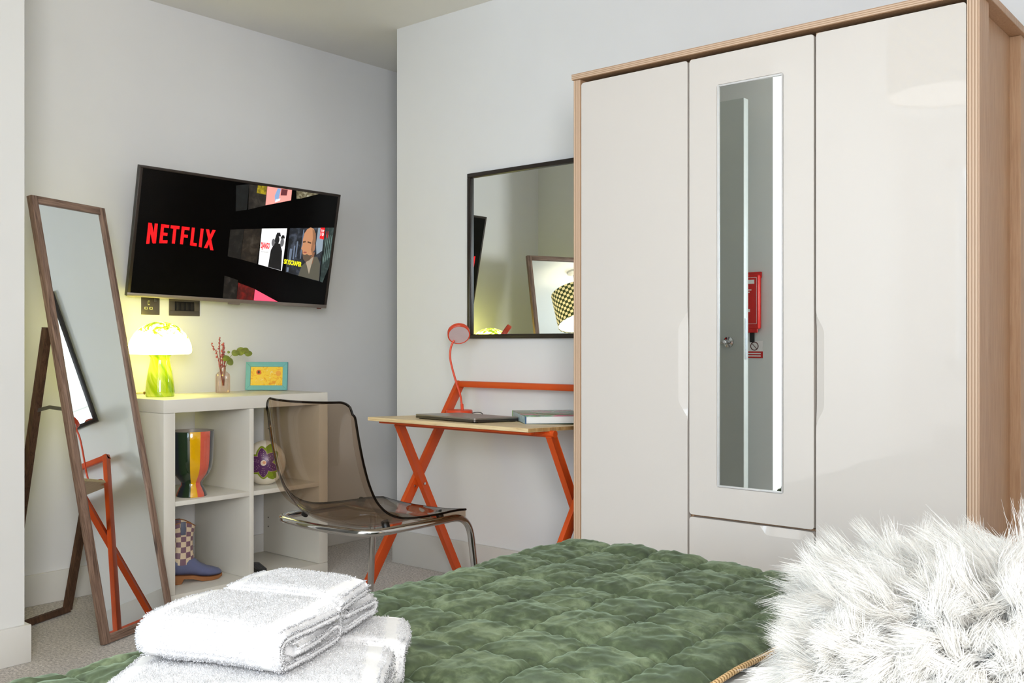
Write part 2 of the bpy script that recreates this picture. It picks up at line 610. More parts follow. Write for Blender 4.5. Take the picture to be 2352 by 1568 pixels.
wpart('plinth', bx(0.025, W - 0.028, YF + 0.03, YF + 0.045, 0, 0.07), M_ASH)
wpart('floor_board', bx(0.025, W - 0.028, YF + 0.025, -0.01, 0.07, 0.088), M_ASH)
wpart('inner_divider', bx(0.3965, 0.4085, YF + 0.026, -0.01, 0.088, 1.79), M_ASH)
wpart('inner_divider', bx(0.768, 0.780, YF + 0.026, -0.01, 0.088, 1.79), M_ASH)
wpart('inner_shelf', bx(0.409, 0.768, YF + 0.028, -0.01, 0.478, 0.490), M_ASH)

def scoop_front(x0, x1, z0, z1, side, s0, s1, depth, th=0.02, back=0.0042, corner=0.008):
    """door or drawer front whose edge is scooped to a finger pull.
    side: 'R', 'L' or 'T' tells which edge; s0..s1 the scoop along it; depth its reach into the face"""
    bm = bmesh.new()
    yf, yb = YF + 0.0015, YF + 0.0015 + th
    N = 22
    curve, edge = [], []
    for k in range(N + 1):
        t = k / N
        s = s0 + (s1 - s0) * t
        e = min(t, 1 - t)
        d = depth * (1.0 if e > 0.2 else 0.5 - 0.5 * math.cos(math.pi * e / 0.2))
        if side == 'R':
            curve.append((x1 - d, s)); edge.append((x1, s))
        elif side == 'L':
            curve.append((x0 + d, s)); edge.append((x0, s))
        else:
            curve.append((s, z1 - d)); edge.append((s, z1))
    c = corner
    def arc(cx, cz, a0):
        return [(cx + c * math.cos(rad(a0 + a)), cz + c * math.sin(rad(a0 + a))) for a in (0, 22.5, 45, 67.5, 90)]
    bl, br = arc(x0 + c, z0 + c, 180), arc(x1 - c, z0 + c, 270)
    tr, tl = arc(x1 - c, z1 - c, 0), arc(x0 + c, z1 - c, 90)
    if side == 'R':
        face = bl + br + curve + tr + tl
        outer = bl + br + edge + tr + tl
    elif side == 'L':
        face = bl + br + tr + tl + curve[::-1]
        outer = bl + br + tr + tl + edge[::-1]
    else:
        face = bl + br + tr + curve[::-1] + tl
        outer = bl + br + tr + edge[::-1] + tl
    vf = [bm.verts.new((x, yf, z)) for x, z in face]
    vo = []
    for (a, b), (x, z) in zip(face, outer):
        d = math.hypot(a - x, b - z)
        vo.append(bm.verts.new((x, yf + 0.0012 + back * min(1, d / depth), z)))
    vb = [bm.verts.new((x, yb, z)) for x, z in outer]
    bm.faces.new(vf)
    bm.faces.new(vb[::-1])
    n = len(vf)
    for k in range(n):
        j = (k + 1) % n
        for p, q in ((vf, vo), (vo, vb)):
            try:
                bm.faces.new((p[k], p[j], q[j], q[k]))
            except ValueError:
                pass
    bmesh.ops.remove_doubles(bm, verts=list(bm.verts), dist=1e-6)
    return bm

DT, DB = 1.781, 0.0755
d1 = wpart('door', scoop_front(0.0275, 0.3995, DB, DT, 'R', 0.757, 1.078, 0.030), M_GLOSS)
d3 = wpart('door', scoop_front(0.7775, W - 0.030, DB, DT, 'L', 0.757, 1.062, 0.022), M_GLOSS)
# middle door: frame around the mirror recess
def holed_front(x0, x1, z0, z1, hx0, hx1, hz0, hz1, th=0.02):
    bm = bmesh.new()
    yf, yb = YF + 0.0015, YF + 0.0015 + th
    def rr(x0, x1, z0, z1, c):
        out = []
        for cx, cz, a0 in ((x0 + c, z0 + c, 180), (x1 - c, z0 + c, 270), (x1 - c, z1 - c, 0), (x0 + c, z1 - c, 90)):
            out += [(cx + c * math.cos(rad(a0 + a)), cz + c * math.sin(rad(a0 + a))) for a in (0, 30, 60, 90)]
        return out
    O, I = rr(x0, x1, z0, z1, 0.008), rr(hx0, hx1, hz0, hz1, 0.007)
    of = [bm.verts.new((x, yf, z)) for x, z in O]
    ob = [bm.verts.new((x, yb, z)) for x, z in O]
    if_ = [bm.verts.new((x, yf, z)) for x, z in I]
    ib = [bm.verts.new((x, yf + 0.008, z)) for x, z in rr(hx0 + .0035, hx1 - .0035, hz0 + .0035, hz1 - .0035, 0.004)]
    n = len(of)
    for k in range(n):
        j = (k + 1) % n
        bm.faces.new((of[k], of[j], if_[j], if_[k]))
        bm.faces.new((of[k], ob[k], ob[j], of[j]))
        bm.faces.new((if_[k], if_[j], ib[j], ib[k]))
    bm.faces.new(ib)
    bm.faces.new(ob[::-1])
    return bm
d2 = wpart('door', holed_front(0.4055, 0.7715, 0.4925, DT, 0.4915, 0.6880, 0.5765, 1.6965), M_GLOSS)
mg = obj('mirror_glass', bx(0.4975, 0.6835, YF + 0.0045, YF + 0.0088, 0.5825, 1.6905), M_MIRROR, d2)
mg['label'] = 'tall narrow mirror set into the door'
bm = bmesh.new()
for a in ((.4930, .4985, .5780, 1.6950), (.6825, .6865, .5780, 1.6950), (.4985, .6825, .5780, .5830), (.4985, .6825, 1.6900, 1.6950)):
    bx(a[0], a[1], YF + .0002, YF + .0050, a[2], a[3], .001, bm=bm)
obj('mirror_trim', bm, plain('pale_mirror_trim', rgb(206, 204, 202), .3), d2)
dr = wpart('drawer_front', scoop_front(0.4055, 0.7715, DB, 0.4855, 'T', 0.615, 0.862 - 0.1, 0.024), M_GLOSS)

# ================================================================ WALL MIRROR
wm = thing('wall_mirror', 'black framed mirror on the wall above the desk', 'mirror', (0.957, -0.001, 0.998))
MW, MH, fw, ft = 0.70, 0.686, 0.018, 0.022
obj('frame_rail', bx(0, MW, -ft, 0, 0, fw, 0.002), M_BLACKWOOD, wm)
obj('frame_rail', bx(0, MW, -ft, 0, MH - fw, MH, 0.002), M_BLACKWOOD, wm)
obj('frame_upright', bx(0, fw, -ft, 0, fw, MH - fw, 0.002), M_BLACKWOODZ, wm)
obj('frame_upright', bx(MW - fw, MW, -ft, 0, fw, MH - fw, 0.002), M_BLACKWOODZ, wm)
obj('mirror_glass', bx(fw - .003, MW - fw + .003, -ft + .012, -ft + .016, fw - .003, MH - fw + .003), M_MIRROR, wm)

# ================================================================ STANDING MIRROR
tl_ = rad(11.67)
dvec = Vector((-math.sin(rad(21.54)), math.cos(rad(21.54)), 0))
nh = Vector((math.cos(rad(21.54)), math.sin(rad(21.54)), 0))
uvec = (-nh * math.sin(tl_) + Vector((0, 0, 1)) * math.cos(tl_)).normalized()
nvec = dvec.cross(uvec).normalized()
if nvec.dot(nh) < 0:
    nvec = -nvec
Msm = Matrix((( dvec.x, -nvec.x, uvec.x, .6836), (dvec.y, -nvec.y, uvec.y, -1.4441), (dvec.z, -nvec.z, uvec.z, .0057), (0, 0, 0, 1)))
sm = thing('standing_mirror', 'tall leaning floor mirror in a brown wood frame beside the cube shelf', 'mirror', mat=Msm)
SW, SH, sf, st = .343, 1.4975, .027, .022
obj('frame_upright', bx(0, sf, 0, st, 0, SH, .002), M_WALNUT, sm)
obj('frame_upright', bx(SW - sf, SW, 0, st, 0, SH, .002), M_WALNUT, sm)
obj('frame_rail', bx(sf, SW - sf, 0, st, 0, sf, .002), M_WALNUTX, sm)
obj('frame_rail', bx(sf, SW - sf, 0, st, SH - sf, SH, .002), M_WALNUTX, sm)
obj('mirror_glass', bx(sf - .003, SW - sf + .003, .006, .010, sf - .003, SH - sf + .003), M_MIRROR, sm)
obj('back_panel', bx(sf - .003, SW - sf + .003, .0105, .017, sf - .003, SH - sf + .003), M_WALNUTD, sm)
inv = Msm.inverted()
def wl(x, y, z):
    return inv @ Vector((x, y, z))
fl, fr = (.298, -1.598, .012), (.194, -1.336, .012)
hl, hr = Vector((0.010, st + .012, 1.05)), Vector((SW - .010, st + .012, 1.05))
obj('stand_leg', beam(hl, wl(*fl), .026, .018, (1, 0, 0)), M_WALNUTD, sm)
obj('stand_leg', beam(hr, wl(*fr), .026, .018, (1, 0, 0)), M_WALNUTD, sm)
obj('stand_foot_bar', beam(wl(*fl), wl(*fr), .018, .024, (0, 0, 1)), M_WALNUTD, sm)
pm = hl.lerp(wl(*fl), .27)
pa = Vector((.016, st + .001, .775))
mid_ = (pa + pm) / 2 + Vector((0, 0, .010))
bm = beam(pa, mid_, .012, .002, (0, 0, 1), 0)
beam(mid_, pm, .012, .002, (0, 0, 1), 0, bm=bm)
obj('brace_strip', bm, M_STEEL, sm)

# ================================================================ TELEVISION
r_, u_, n_ = Vector((.15435, .98758, -.02943)), Vector((.19814, -.00175, .98017)), Vector((.96795, -.15712, -.19595))
Mtv = Matrix(((r_.x, -n_.x, u_.x, .171), (r_.y, -n_.y, u_.y, -.586), (r_.z, -n_.z, u_.z, 1.407), (0, 0, 0, 1)))
tv = thing('television', 'flat screen television on a wall arm showing a streaming menu', 'television', mat=Mtv)
M_TVBEZ = plain('tv_dark_bezel', rgb(58, 50, 46), 0.35, metal=.5, var=.04, scale=60)
M_TVBAR = plain('tv_lower_bar', rgb(150, 140, 134), 0.35, metal=.7, var=.03, scale=60)
M_TVBACK = plain('tv_back_shell', rgb(48, 45, 42), 0.5, var=.06)
M_SCREEN = plain('tv_black_screen', rgb(7, 7, 8), 0.2, var=.02, Specular_IOR_Level=.12)
TW, TH_ = .900, .520
b = bx(-TW / 2, TW / 2, .0005, .028, -TH_ / 2, TH_ / 2, .002)
obj('back_shell', b, M_TVBACK, tv)
obj('rear_housing', bx(-.33, .33, .028, .062, -.22, .16, .012), M_TVBACK, tv)
obj('bezel', bx(-TW / 2, TW / 2, -.003, .004, TH_ / 2 - .011, TH_ / 2, .001), M_TVBEZ, tv)
obj('bezel', bx(-TW / 2, -TW / 2 + .012, -.003, .004, -TH_ / 2 + .016, TH_ / 2 - .011, .001), M_TVBEZ, tv)
obj('bezel', bx(TW / 2 - .012, TW / 2, -.003, .004, -TH_ / 2 + .016, TH_ / 2 - .011, .001), M_TVBEZ, tv)
obj('lower_bar', bx(-TW / 2, TW / 2, -.004, .004, -TH_ / 2, -TH_ / 2 + .016, .0015), M_TVBAR, tv)
obj('logo_bump', prism([(-.028, -.004), (.028, -.004), (.02, .006), (-.02, .006)], -TH_ / 2 - .008, -TH_ / 2 + .002, .001), M_TVBAR, tv)
obj('sensor', bx(.405, .425, -.002, .006, -TH_ / 2 - .005, -TH_ / 2, .001), plain('sensor_red', rgb(96, 40, 34), .4), tv)
scr = obj('screen', bx(-.4385, .4385, -.0012, .001, -.2445, .2495), M_SCREEN, tv)
def glow(n, r, g, b_, k=0.78):
    return emit('screen_' + n, rgb(r, g, b_), k)
def tile(pts, m, y=-.0016, name='picture_tile'):
    return obj(name, flat_poly(pts, y), m, scr, smooth=None)
# lettering of the logo, built stroke by stroke; feet follow the shallow arch
def logo():
    bm = bmesh.new()
    x0, x1, zt, zb = -.3955, -.1158, .039, -.0455
    def foot(x):
        t = (x - x0) / (x1 - x0)
        return zb + .0125 * (1 - (2 * t - 1) ** 2)
    def stroke(a, b, ta, tb=None):
        """upright from x=a..b"""
        flat_poly([(a, foot(a)), (b, foot(b)), (b, zt), (a, zt)], -.0019, bm=bm)
    def quad(p):
        flat_poly(p, -.0019, bm=bm)
    w = .0125
    a, b = -.3955, -.3575                      # N
    stroke(a, a + w, 0); stroke(b - w, b, 0)
    quad([(a, zt), (a + w + .001, zt), (b, foot(b)), (b - w - .001, foot(b))])
    a, b = -.344, -.3115                       # E
    stroke(a, a + w, 0)
    zm = (zt + foot(a)) / 2
    quad([(a, zt - .0125), (b, zt - .0125), (b, zt), (a, zt)])
    quad([(a, zm - .006), (b - .003, zm - .006), (b - .003, zm + .006), (a, zm + .006)])
    quad([(a, foot(a)), (b, foot(b)), (b, foot(b) + .0125), (a, foot(a) + .0125)])
    a, b = -.305, -.2685                       # T
    c = (a + b) / 2
    stroke(c - w / 2, c + w / 2, 0)
    quad([(a, zt - .0125), (b, zt - .0125), (b, zt), (a, zt)])
    a, b = -.2595, -.2265                      # F
    stroke(a, a + w, 0)
    quad([(a, zt - .0125), (b, zt - .0125), (b, zt), (a, zt)])
    quad([(a, zm - .005), (b - .004, zm - .005), (b - .004, zm + .007), (a, zm + .007)])
    a, b = -.2175, -.1895                      # L
    stroke(a, a + w, 0)
    quad([(a, foot(a)), (b, foot(b)), (b, foot(b) + .0125), (a, foot(a) + .0125)])
    a = -.180                                  # I
    stroke(a, a + w, 0)
    a, b = -.1575, -.1155                      # X
    quad([(a, zt), (a + w + .001, zt), (b, foot(b)), (b - w - .001, foot(b))])
    quad([(b - w - .001, zt), (b, zt), (a + w + .001, foot(a)), (a, foot(a))])
    return bm
obj('red_logo', logo(), glow('red_logo', 224, 12, 22, .85), scr, smooth=None)
def noisy(name, a, b_, c, k, scale):
    t = NT('screen_' + name)
    v = t.coord()
    col = t.ramp(t.noise(v, scale, 4, .6, .6), [(0.3, a), (0.5, b_), (0.7, c)])
    t.set(Base_Color=(0.01, .01, .01, 1), Emission_Strength=k, Roughness=.3)
    t.l(col, t.b.inputs['Emission Color'])
    return t.m
tile([(-0.052, 0.048), (0.0095, 0.0572), (0.0076, -0.072), (-0.0503, -0.0647)], noisy('still_grey', rgb(8, 8, 8), rgb(34, 32, 29), rgb(74, 70, 64), 0.3, 40))
tile([(0.0105, 0.0572), (0.0885, 0.0674), (0.0850, -0.0848), (0.0083, -0.0719)], noisy('still_umber', rgb(14, 12, 10), rgb(62, 50, 38), rgb(104, 94, 80), 0.42, 30))
tile([(0.0897, 0.0679), (0.2071, 0.0814), (0.2063, -0.1063), (0.0918, -0.0864)], glow('poster_white', 222, 222, 226))
tile([(0.2202, 0.0835), (0.3913, 0.1043), (0.3961, -0.1387), (0.2238, -0.1104)], noisy('poster_night', rgb(14, 16, 20), rgb(34, 40, 50), rgb(86, 96, 112), 0.75, 34))
tile([(0.3926, 0.1044), (0.4375, 0.1096), (0.4375, -0.0666), (0.4138, -0.1432), (0.4003, -0.1384)], noisy('still_teal', rgb(18, 28, 28), rgb(44, 66, 64), rgb(98, 118, 114), 0.6, 26))
tile([(-0.0484, 0.2337), (0.0079, 0.2467), (0.0117, 0.1398), (-0.0373, 0.1269)], noisy('still_deep_teal', rgb(6, 10, 12), rgb(20, 32, 36), rgb(44, 58, 62), 0.25, 30))
tile([(0.0085, 0.2467), (0.0897, 0.249), (0.0925, 0.1675), (0.0173, 0.1405)], noisy('still_taupe', rgb(16, 14, 13), rgb(56, 50, 44), rgb(92, 86, 76), 0.5, 30))
tile([(0.0916, 0.2493), (0.2078, 0.2493), (0.2092, 0.2044), (0.0931, 0.1683)], glow('poster_pink', 226, 146, 138))
tile([(0.2301, 0.2492), (0.341, 0.2493), (0.2566, 0.2188), (0.2349, 0.2142)], noisy('poster_mixed', rgb(40, 10, 12), rgb(150, 140, 104), rgb(226, 222, 196), 0.6, 60))
tile([(-0.0546, -0.1466), (0.0072, -0.1617), (0.0117, -0.2440), (-0.0503, -0.2440)], noisy('still_dark', rgb(8, 6, 6), rgb(28, 20, 18), rgb(92, 84, 78), 0.25, 40))
tile([(0.0103, -0.1722), (0.0879, -0.194), (0.0885, -0.2440), (0.0117, -0.2440)], noisy('poster_red', rgb(60, 4, 4), rgb(116, 8, 8), rgb(176, 22, 14), 0.55, 40))
tile([(0.09, -0.1957), (0.2051, -0.2437), (0.0906, -0.2440)], glow('poster_rose', 226, 78, 110))
# plain stand-ins for the poster figures
def blob(cx, cz, rx, rz, n=24):
    return [(cx + rx * math.cos(2 * math.pi * k / n), cz + rz * math.sin(2 * math.pi * k / n)) for k in range(n)]
yy = -.0021
gk, gd, gt = glow('figure_black', 18, 18, 20), glow('figure_grey', 92, 92, 96), glow('figure_tan', 176, 124, 90)
tile([(.138, -.094), (.142, -.02), (.156, .012), (.182, .012), (.196, -.02), (.202, -.1045)], gk, yy, 'poster_figure')
tile(blob(.166, .026, .011, .019), gk, yy, 'poster_figure')
tile(blob(.149, .014, .008, .016), gd, yy - .0001, 'poster_figure')
tile(blob(.191, .018, .009, .019), gd, yy - .0001, 'poster_figure')
tile([(.157, .040), (.182, .044), (.176, .060), (.162, .058)], gk, yy - .0002, 'poster_figure')
tile([(.181, .034), (.202, .037), (.197, .050), (.187, .049)], gk, yy - .0002, 'poster_figure')
tile([(.288, -.1212), (.300, -.075), (.318, -.058), (.350, -.030), (.372, -.030), (.3895, -.060), (.3955, -.137)], glow('jacket_grey', 78, 76, 66), yy, 'poster_figure')
tile([(.318, -.058), (.340, -.110), (.352, -.030)], glow('collar', 150, 138, 122), yy - .0002, 'poster_figure')
tile([(.314, -.02), (.356, -.01), (.352, -.060), (.334, -.082), (.318, -.066)], glow('neck_shade', 120, 82, 60), yy - .00005, 'poster_figure')
tile([(.289, .040), (.293, .068), (.304, .088), (.320, .098), (.336, .094), (.348, .074), (.353, .042), (.351, .004), (.346, -.022), (.334, -.048), (.316, -.056), (.303, -.046), (.297, -.024), (.293, -.006), (.286, .000), (.291, .018)], gt, yy - .0001, 'poster_figure')
tile([(.330, .094), (.344, .082), (.353, .042), (.351, .0), (.345, -.024), (.334, .0), (.338, .05)], glow('face_shade', 132, 92, 66), yy - .0002, 'poster_figure')
tile([(.297, -.024), (.303, -.046), (.316, -.056), (.334, -.048), (.345, -.022), (.330, -.026), (.318, -.022), (.308, -.026)], glow('beard', 84, 70, 58), yy - .0003, 'poster_figure')
tile([(.291, .026), (.304, .030), (.304, .036), (.291, .033)], glow('brow', 74, 50, 36), yy - .0003, 'poster_figure')
tile([(.314, .029), (.332, .026), (.332, .032), (.314, .036)], glow('brow', 74, 50, 36), yy - .0003, 'poster_figure')
tile([(.299, -.018), (.316, -.017), (.314, -.012), (.301, -.012)], glow('lips', 140, 70, 62), yy - .0003, 'poster_figure')
tile([(.346, .022), (.354, .026), (.353, -.002), (.347, -.006)], glow('ear', 150, 102, 74), yy - .0004, 'poster_figure')
for (a, c, w_, h_) in ((.232, -.03, .012, .05), (.250, -.02, .007, .06), (.262, -.005, .006, .07), (.286, .02, .005, .13), (.228, -.098, .01, .02)):
    tile([(a, c - h_ / 2), (a + w_, c - h_ / 2), (a + w_, c + h_ / 2), (a, c + h_ / 2)], glow('tower', 92, 104, 124), yy + .0002, 'poster_building')
tile([(.358, .100), (.3905, .104), (.392, .0), (.366, -.02), (.357, .03)], glow('poster_sky', 128, 142, 156), yy + .0003, 'poster_sky')
tile([(0.3700, 0.1019), (0.3911, 0.1044), (0.3925, 0.0507), (0.3709, 0.0541)], glow('flag_red', 222, 18, 28), yy - .0003, 'poster_flag')
for k in range(4):
    tile([(.404 + .009 * k, -.06 + .01 * k), (.4055 + .009 * k, -.06 + .01 * k), (.4055 + .009 * k, .075), (.404 + .009 * k, .075)], glow('bar_line', 120, 146, 140), yy, 'poster_bar')
tile([(.13, .215), (.140, .2475), (.155, .2475), (.150, .20), (.134, .19)], glow('pink_detail_b', 120, 150, 190), yy, 'poster_detail')
tile([(.158, .2475), (.188, .2475), (.186, .222), (.157, .219)], glow('pink_detail_c', 92, 40, 44), yy, 'poster_detail')
tile([(.135, .186), (.156, .196), (.158, .206), (.136, .200)], glow('pink_detail_d', 218, 222, 232), yy, 'poster_detail')
def screen_text(s, x, z, w, h, m, bold=0.0, sh=0.0, y=-.0028):
    me = text_mesh(s, w, h, bold)
    o = obj('lettering', me, m, scr, (x, y, z), smooth=None)
    if sh:
        o.data.transform(Matrix(((1, 0, 0, 0), (0, 1, 0, 0), (sh, 0, 1, 0), (0, 0, 0, 1))))
    return o
screen_text('SKYSCRAPER', .2110, -.0738, .0865, .0215, glow('yellow_text', 232, 226, 20), .035, -.085)
screen_text('DJANGO', .0935, -.0240, .0405, .0345, glow('red_text', 206, 30, 34), .05, -.01)
screen_text('UNCHAINED', .0945, -.0330, .0385, .0042, glow('grey_text', 120, 118, 118), .01)
screen_text('TOP', .3735, .0835, .0155, .0105, glow('white_text', 246, 238, 238), .02)
screen_text('10', .3735, .0660, .0155, .0150, glow('white_text', 246, 238, 238), .02)
screen_text('N', .4020, .0590, .0095, .0320, glow('red_n', 170, 16, 24), .02)
screen_text('6', .0620, .0360, .0060, .0160, glow('dark_six', 24, 20, 18), .02)
tile([(.048, .2475), (.0895, .2485), (.0895, .2130), (.046, .2150)], noisy('yellow_scrawl', rgb(70, 62, 16), rgb(150, 132, 20), rgb(206, 184, 30), 1, 70), yy, 'poster_detail')
# wall arm behind the set
Mi = Mtv.inverted()
obj('wall_arm', beam((0, .060, 0), Mi @ Vector((.018, -.575, 1.40)), .05, .04, (1, 0, 0)), M_BLACK, tv)
obj('wall_plate', beam(Mi @ Vector((.001, -.575, 1.40)), Mi @ Vector((.020, -.575, 1.40)), .12, .20, Mi.to_3x3() @ Vector((0, 1, 0))), M_BLACK, tv)

# ================================================================ SOCKETS ON THE TELEVISION WALL
sk = thing('wall_socket', 'single brushed metal power socket under the television', 'socket', (0.0005, -.902, 1.131))
def yz_plate(y0, y1, z0, z1, x0, x1, bev, m, parent, name):
    return obj(name, bx(x0, x1, y0, y1, z0, z1, bev), m, parent)
yz_plate(-.0405, .0405, -.036, .036, 0, .005, .002, M_SOCKET, sk, 'face_plate')
yz_plate(-.013, -.005, .004, .022, .005, .0065, .001, M_IVORY, sk, 'earth_hole')
yz_plate(-.0115, -.0065, .007, .019, .006, .007, 0, M_BLACK, sk, 'earth_slot')
for a in (-.020, .002):
    yz_plate(a - .008, a + .006, -.014, -.004, .005, .0065, .001, M_IVORY, sk, 'pin_hole')
    yz_plate(a - .005, a + .003, -.0115, -.0065, .006, .007, 0, M_BLACK, sk, 'pin_slot')
yz_plate(.014, .024, .018, .034, .005, .010, .001, M_STEEL, sk, 'rocker_switch')
mp = thing('media_plate', 'wide brushed metal media plate with a dark recess below the television', 'socket', (0.0005, -.747, 1.128))
for a in ((-.0715, .0715, -.034, -.013), (-.0715, .0715, .026, .040), (-.0715, -.046, -.013, .026), (.046, .0715, -.013, .026)):
    yz_plate(a[0], a[1], a[2], a[3], 0, .005, .001, M_SOCKET, mp, 'plate_frame')
yz_plate(-.046, .046, -.013, .026, 0, .0012, 0, M_BLACK, mp, 'recess')
for k in range(4):
    yz_plate(-.036 + .022 * k, -.024 + .022 * k, -.010, .022, .001, .0025, .0005, plain('socket_insert', rgb(38, 34, 32), .5), mp, 'insert')

# ================================================================ DESK
dk = thing('folding_desk', 'folding desk with pale wood top and orange crossed metal legs', 'desk', (0, 0, 0))
# board: tilts down slightly towards the wall
by0, by1, bz = -.560, -.095, .702
slope = math.tan(rad(1.7))
def bzv(y):
    return bz - (y - by0) * slope
ol = [(.946, by0), (1.720, by0), (1.720, -.19), (1.718, by1), (.976, by1), (.976, -.21), (.946, -.21)]
bm = bmesh.new()
a = [bm.verts.new((x, y, bzv(y) - .0135)) for x, y in ol]
c = [bm.verts.new((x, y, bzv(y))) for x, y in ol]
bm.faces.new(a[::-1]); bm.faces.new(c)
for k in range(len(ol)):
    j = (k + 1) % len(ol)
    f = bm.faces.new((a[k], a[j], c[j], c[k]))
    if k == 1:
        f.material_index = 1
bmesh.ops.bevel(bm, geom=list(bm.edges), offset=.0012, segments=1, affect='EDGES')
obj('desk_top', bm, [M_PINE, M_PINEY], dk, smooth=20)
def legline(x, y0, z0, y1, z1, w, t, name):
    return obj(name, beam((x, y0, z0), (x, y1, z1), t, w, (1, 0, 0), .002), M_ORANGE, dk)
for xb in (.957, 1.747):
    legline(xb, -.624 + .006, .004, -.064, .815, .040, .020, 'back_leg')
for xa in (.985, 1.718):
    legline(xa, -.436, .672, -.084, .004, .030, .020, 'front_leg')
obj('top_bar', bx(.947, 1.757, -.082, -.042, .799, .823, .002), M_ORANGE, dk)
obj('lower_rail', bx(.967, 1.737, -.122, -.096, .030, .050, .002), M_ORANGE, dk)
bm = tube([(.972, -.438, .6755), (1.738, -.438, .6755)], .0125, 16)
obj('hinge_tube', bm, M_ORANGE, dk)
for xa in (1.022, 1.680):
    obj('hinge_bracket', bx(xa - .022, xa + .022, -.486, -.401, .677, .686, .001), M_ORANGE, dk)
obj('under_rail', bx(.978, 1.708, -.532, -.512, .679, .6873, .001), M_ORANGE, dk)
for xa, s in ((.996, 1), (1.707, -1)):
    hb = lathe([(0, 0), (.006, 0), (.005, .003), (0, .003)], 12)
    o = obj('bolt', hb, M_CHROME, dk, (xa, -.310, .430))
    o.rotation_euler = (0, rad(90 * s), 0)
    hb = lathe([(0, 0), (.006, 0), (.005, .003), (0, .003)], 12)
    o = obj('bolt', hb, M_CHROME, dk, (xa - s * .028, -.334, .420))
    o.rotation_euler = (0, rad(90 * s), 0)

# ================================================================ DESK LAMP
lx, ly = 1.032, -.150
lz = bzv(ly)
dl = thing('desk_lamp', 'small orange gooseneck desk lamp with a round head', 'lamp', (lx, ly, lz))
obj('base', lathe([(0, 0), (.052, 0), (.0535, .002), (.0535, .019), (.051, .0215), (0, .0215)], 40), M_ORANGE2, dl)
R_, F_ = Vector((.766, .643, 0)), Vector((-.643, .766, 0))
pxm = 4.02 / 2230.0                       # metres per photo pixel at the lamp
def lp(px, py):                           # lamp neck lies in the plane facing the room
    return R_ * ((px - 1056) * pxm) + Vector((0, 0, (951 - py) * pxm))
neck = smooth_path([lp(1063, 938), lp(1062, 930), lp(1058, 905), lp(1050, 880), lp(1040, 845), lp(1035.5, 820), lp(1038, 798), lp(1045, 784)], 6)
obj('neck', tube(neck, .0042, 10), M_ORANGE2, dl)
obj('neck_collar', tube([lp(1063, 942), lp(1062, 926)], .0062, 12), M_ORANGE2, dl)
hc = lp(1055, 770)
cdir = (Vector((.643, -.766, 0)) * .80 + Vector((0, 0, -.58)) + R_ * .12).normalized()
q = Vector((0, 0, 1)).rotation_difference(cdir)
hd = obj('head', lathe([(0, -.013), (.041, -.013), (.0455, -.010), (.0455, .007), (.0435, .0085), (.041, .0075), (0, .0055)], 40), M_ORANGE2, dl, hc)
hd.rotation_mode = 'QUATERNION'; hd.rotation_quaternion = q
df = obj('diffuser', lathe([(0, .0080), (.0405, .0080), (.0405, .0055), (0, .0055)], 40), plain('lamp_diffuser_pink', rgb(206, 186, 186), .5), hd)
obj('power_cord', tube(smooth_path([(.040, .028, .008), (.062, .036, .012), (.082, .042, .010), (.095, .044, -.003)], 6), .0016, 8), M_BLACK, dl)

# ================================================================ LAPTOP AND BOOK
a_ = rad(-4.5)
lt = thing('laptop', 'closed dark grey laptop lying on the desk', 'laptop', (1.112, -.478, bzv(-.478) + .0022), a_)
lt.rotation_euler = (rad(-1.7), 0, a_)
M_LAP = plain('space_grey_aluminium', rgb(146, 138, 131), .35, metal=.6, var=.02, scale=60)
M_LAPD = plain('space_grey_base', rgb(92, 86, 82), .3, metal=.85, var=.02, scale=60)
def rslab(w, d, z0, z1, r, bev):
    ol = []
    for cx, cy, a0 in ((r, r, 180), (w - r, r, 270), (w - r, d - r, 0), (r, d - r, 90)):
        ol += [(cx + r * math.cos(rad(a0 + k * 15)), cy + r * math.sin(rad(a0 + k * 15))) for k in range(7)]
    return prism(ol, z0, z1, bev)
obj('base', rslab(.325, .227, .0015, .0095, .012, .001), M_LAPD, lt)
obj('lid', rslab(.325, .227, .0100, .0152, .012, .001), M_LAP, lt)
for k in range(2):
    obj('port', bx(.3242, .3255, .160 + .018 * k, .159 + .018 * k, .0040, .0068), M_BLACK, lt)
for cx_, cy_ in ((.02, .02), (.305, .02), (.02, .207), (.305, .207)):
    obj('foot', bx(cx_ - .008, cx_ + .008, cy_ - .008, cy_ + .008, -.0012, .0016), M_BLACK, lt)

bk = thing('book', 'thick hardback book with a green and blue cover on the desk', 'book', (1.566, -.384, bzv(-.30) + .001), rad(50))
bk.rotation_euler = (0, rad(0), rad(49))
M_PAGES = stripes('page_edges', rgb(206, 206, 204), rgb(240, 240, 238), 'Z', .0016, .7)
def cover_mat():
    t = NT('book_cover_print')
    v = t.coord()
    t.l(t.ramp(t.noise(v, 14, 3, .5, .6), [(.36, rgb(40, 66, 60)), (.46, rgb(96, 136, 72)), (.54, rgb(120, 160, 140)), (.64, rgb(190, 110, 130))]), t.b.inputs['Base Color'])
    t.set(Roughness=.25)
    return t.m
M_COVER = cover_mat()
M_BOARD = plain('book_board_blue', rgb(46, 96, 140), .4)
obj('pages', bx(.003, .223, .003, .292, .003, .0265, .0005), M_PAGES, bk)
obj('cover', bx(0, .226, 0, .295, .0268, .0298, .0006), M_COVER, bk)
obj('cover', bx(0, .226, 0, .295, 0, .0027, .0006), plain('book_back_board', rgb(52, 74, 58), .4), bk)
obj('spine', bx(0, .0025, .002, .293, .002, .028, .0005), plain('book_spine_print', rgb(170, 196, 206), .35, var=.2, scale=60), bk)
obj('spine_band', bx(-.0004, .003, .0, .012, .001, .0288), M_BOARD, bk)
obj('spine_band', bx(-.0004, .003, .283, .295, .001, .0288), plain('spine_green', rgb(128, 184, 92), .4), bk)

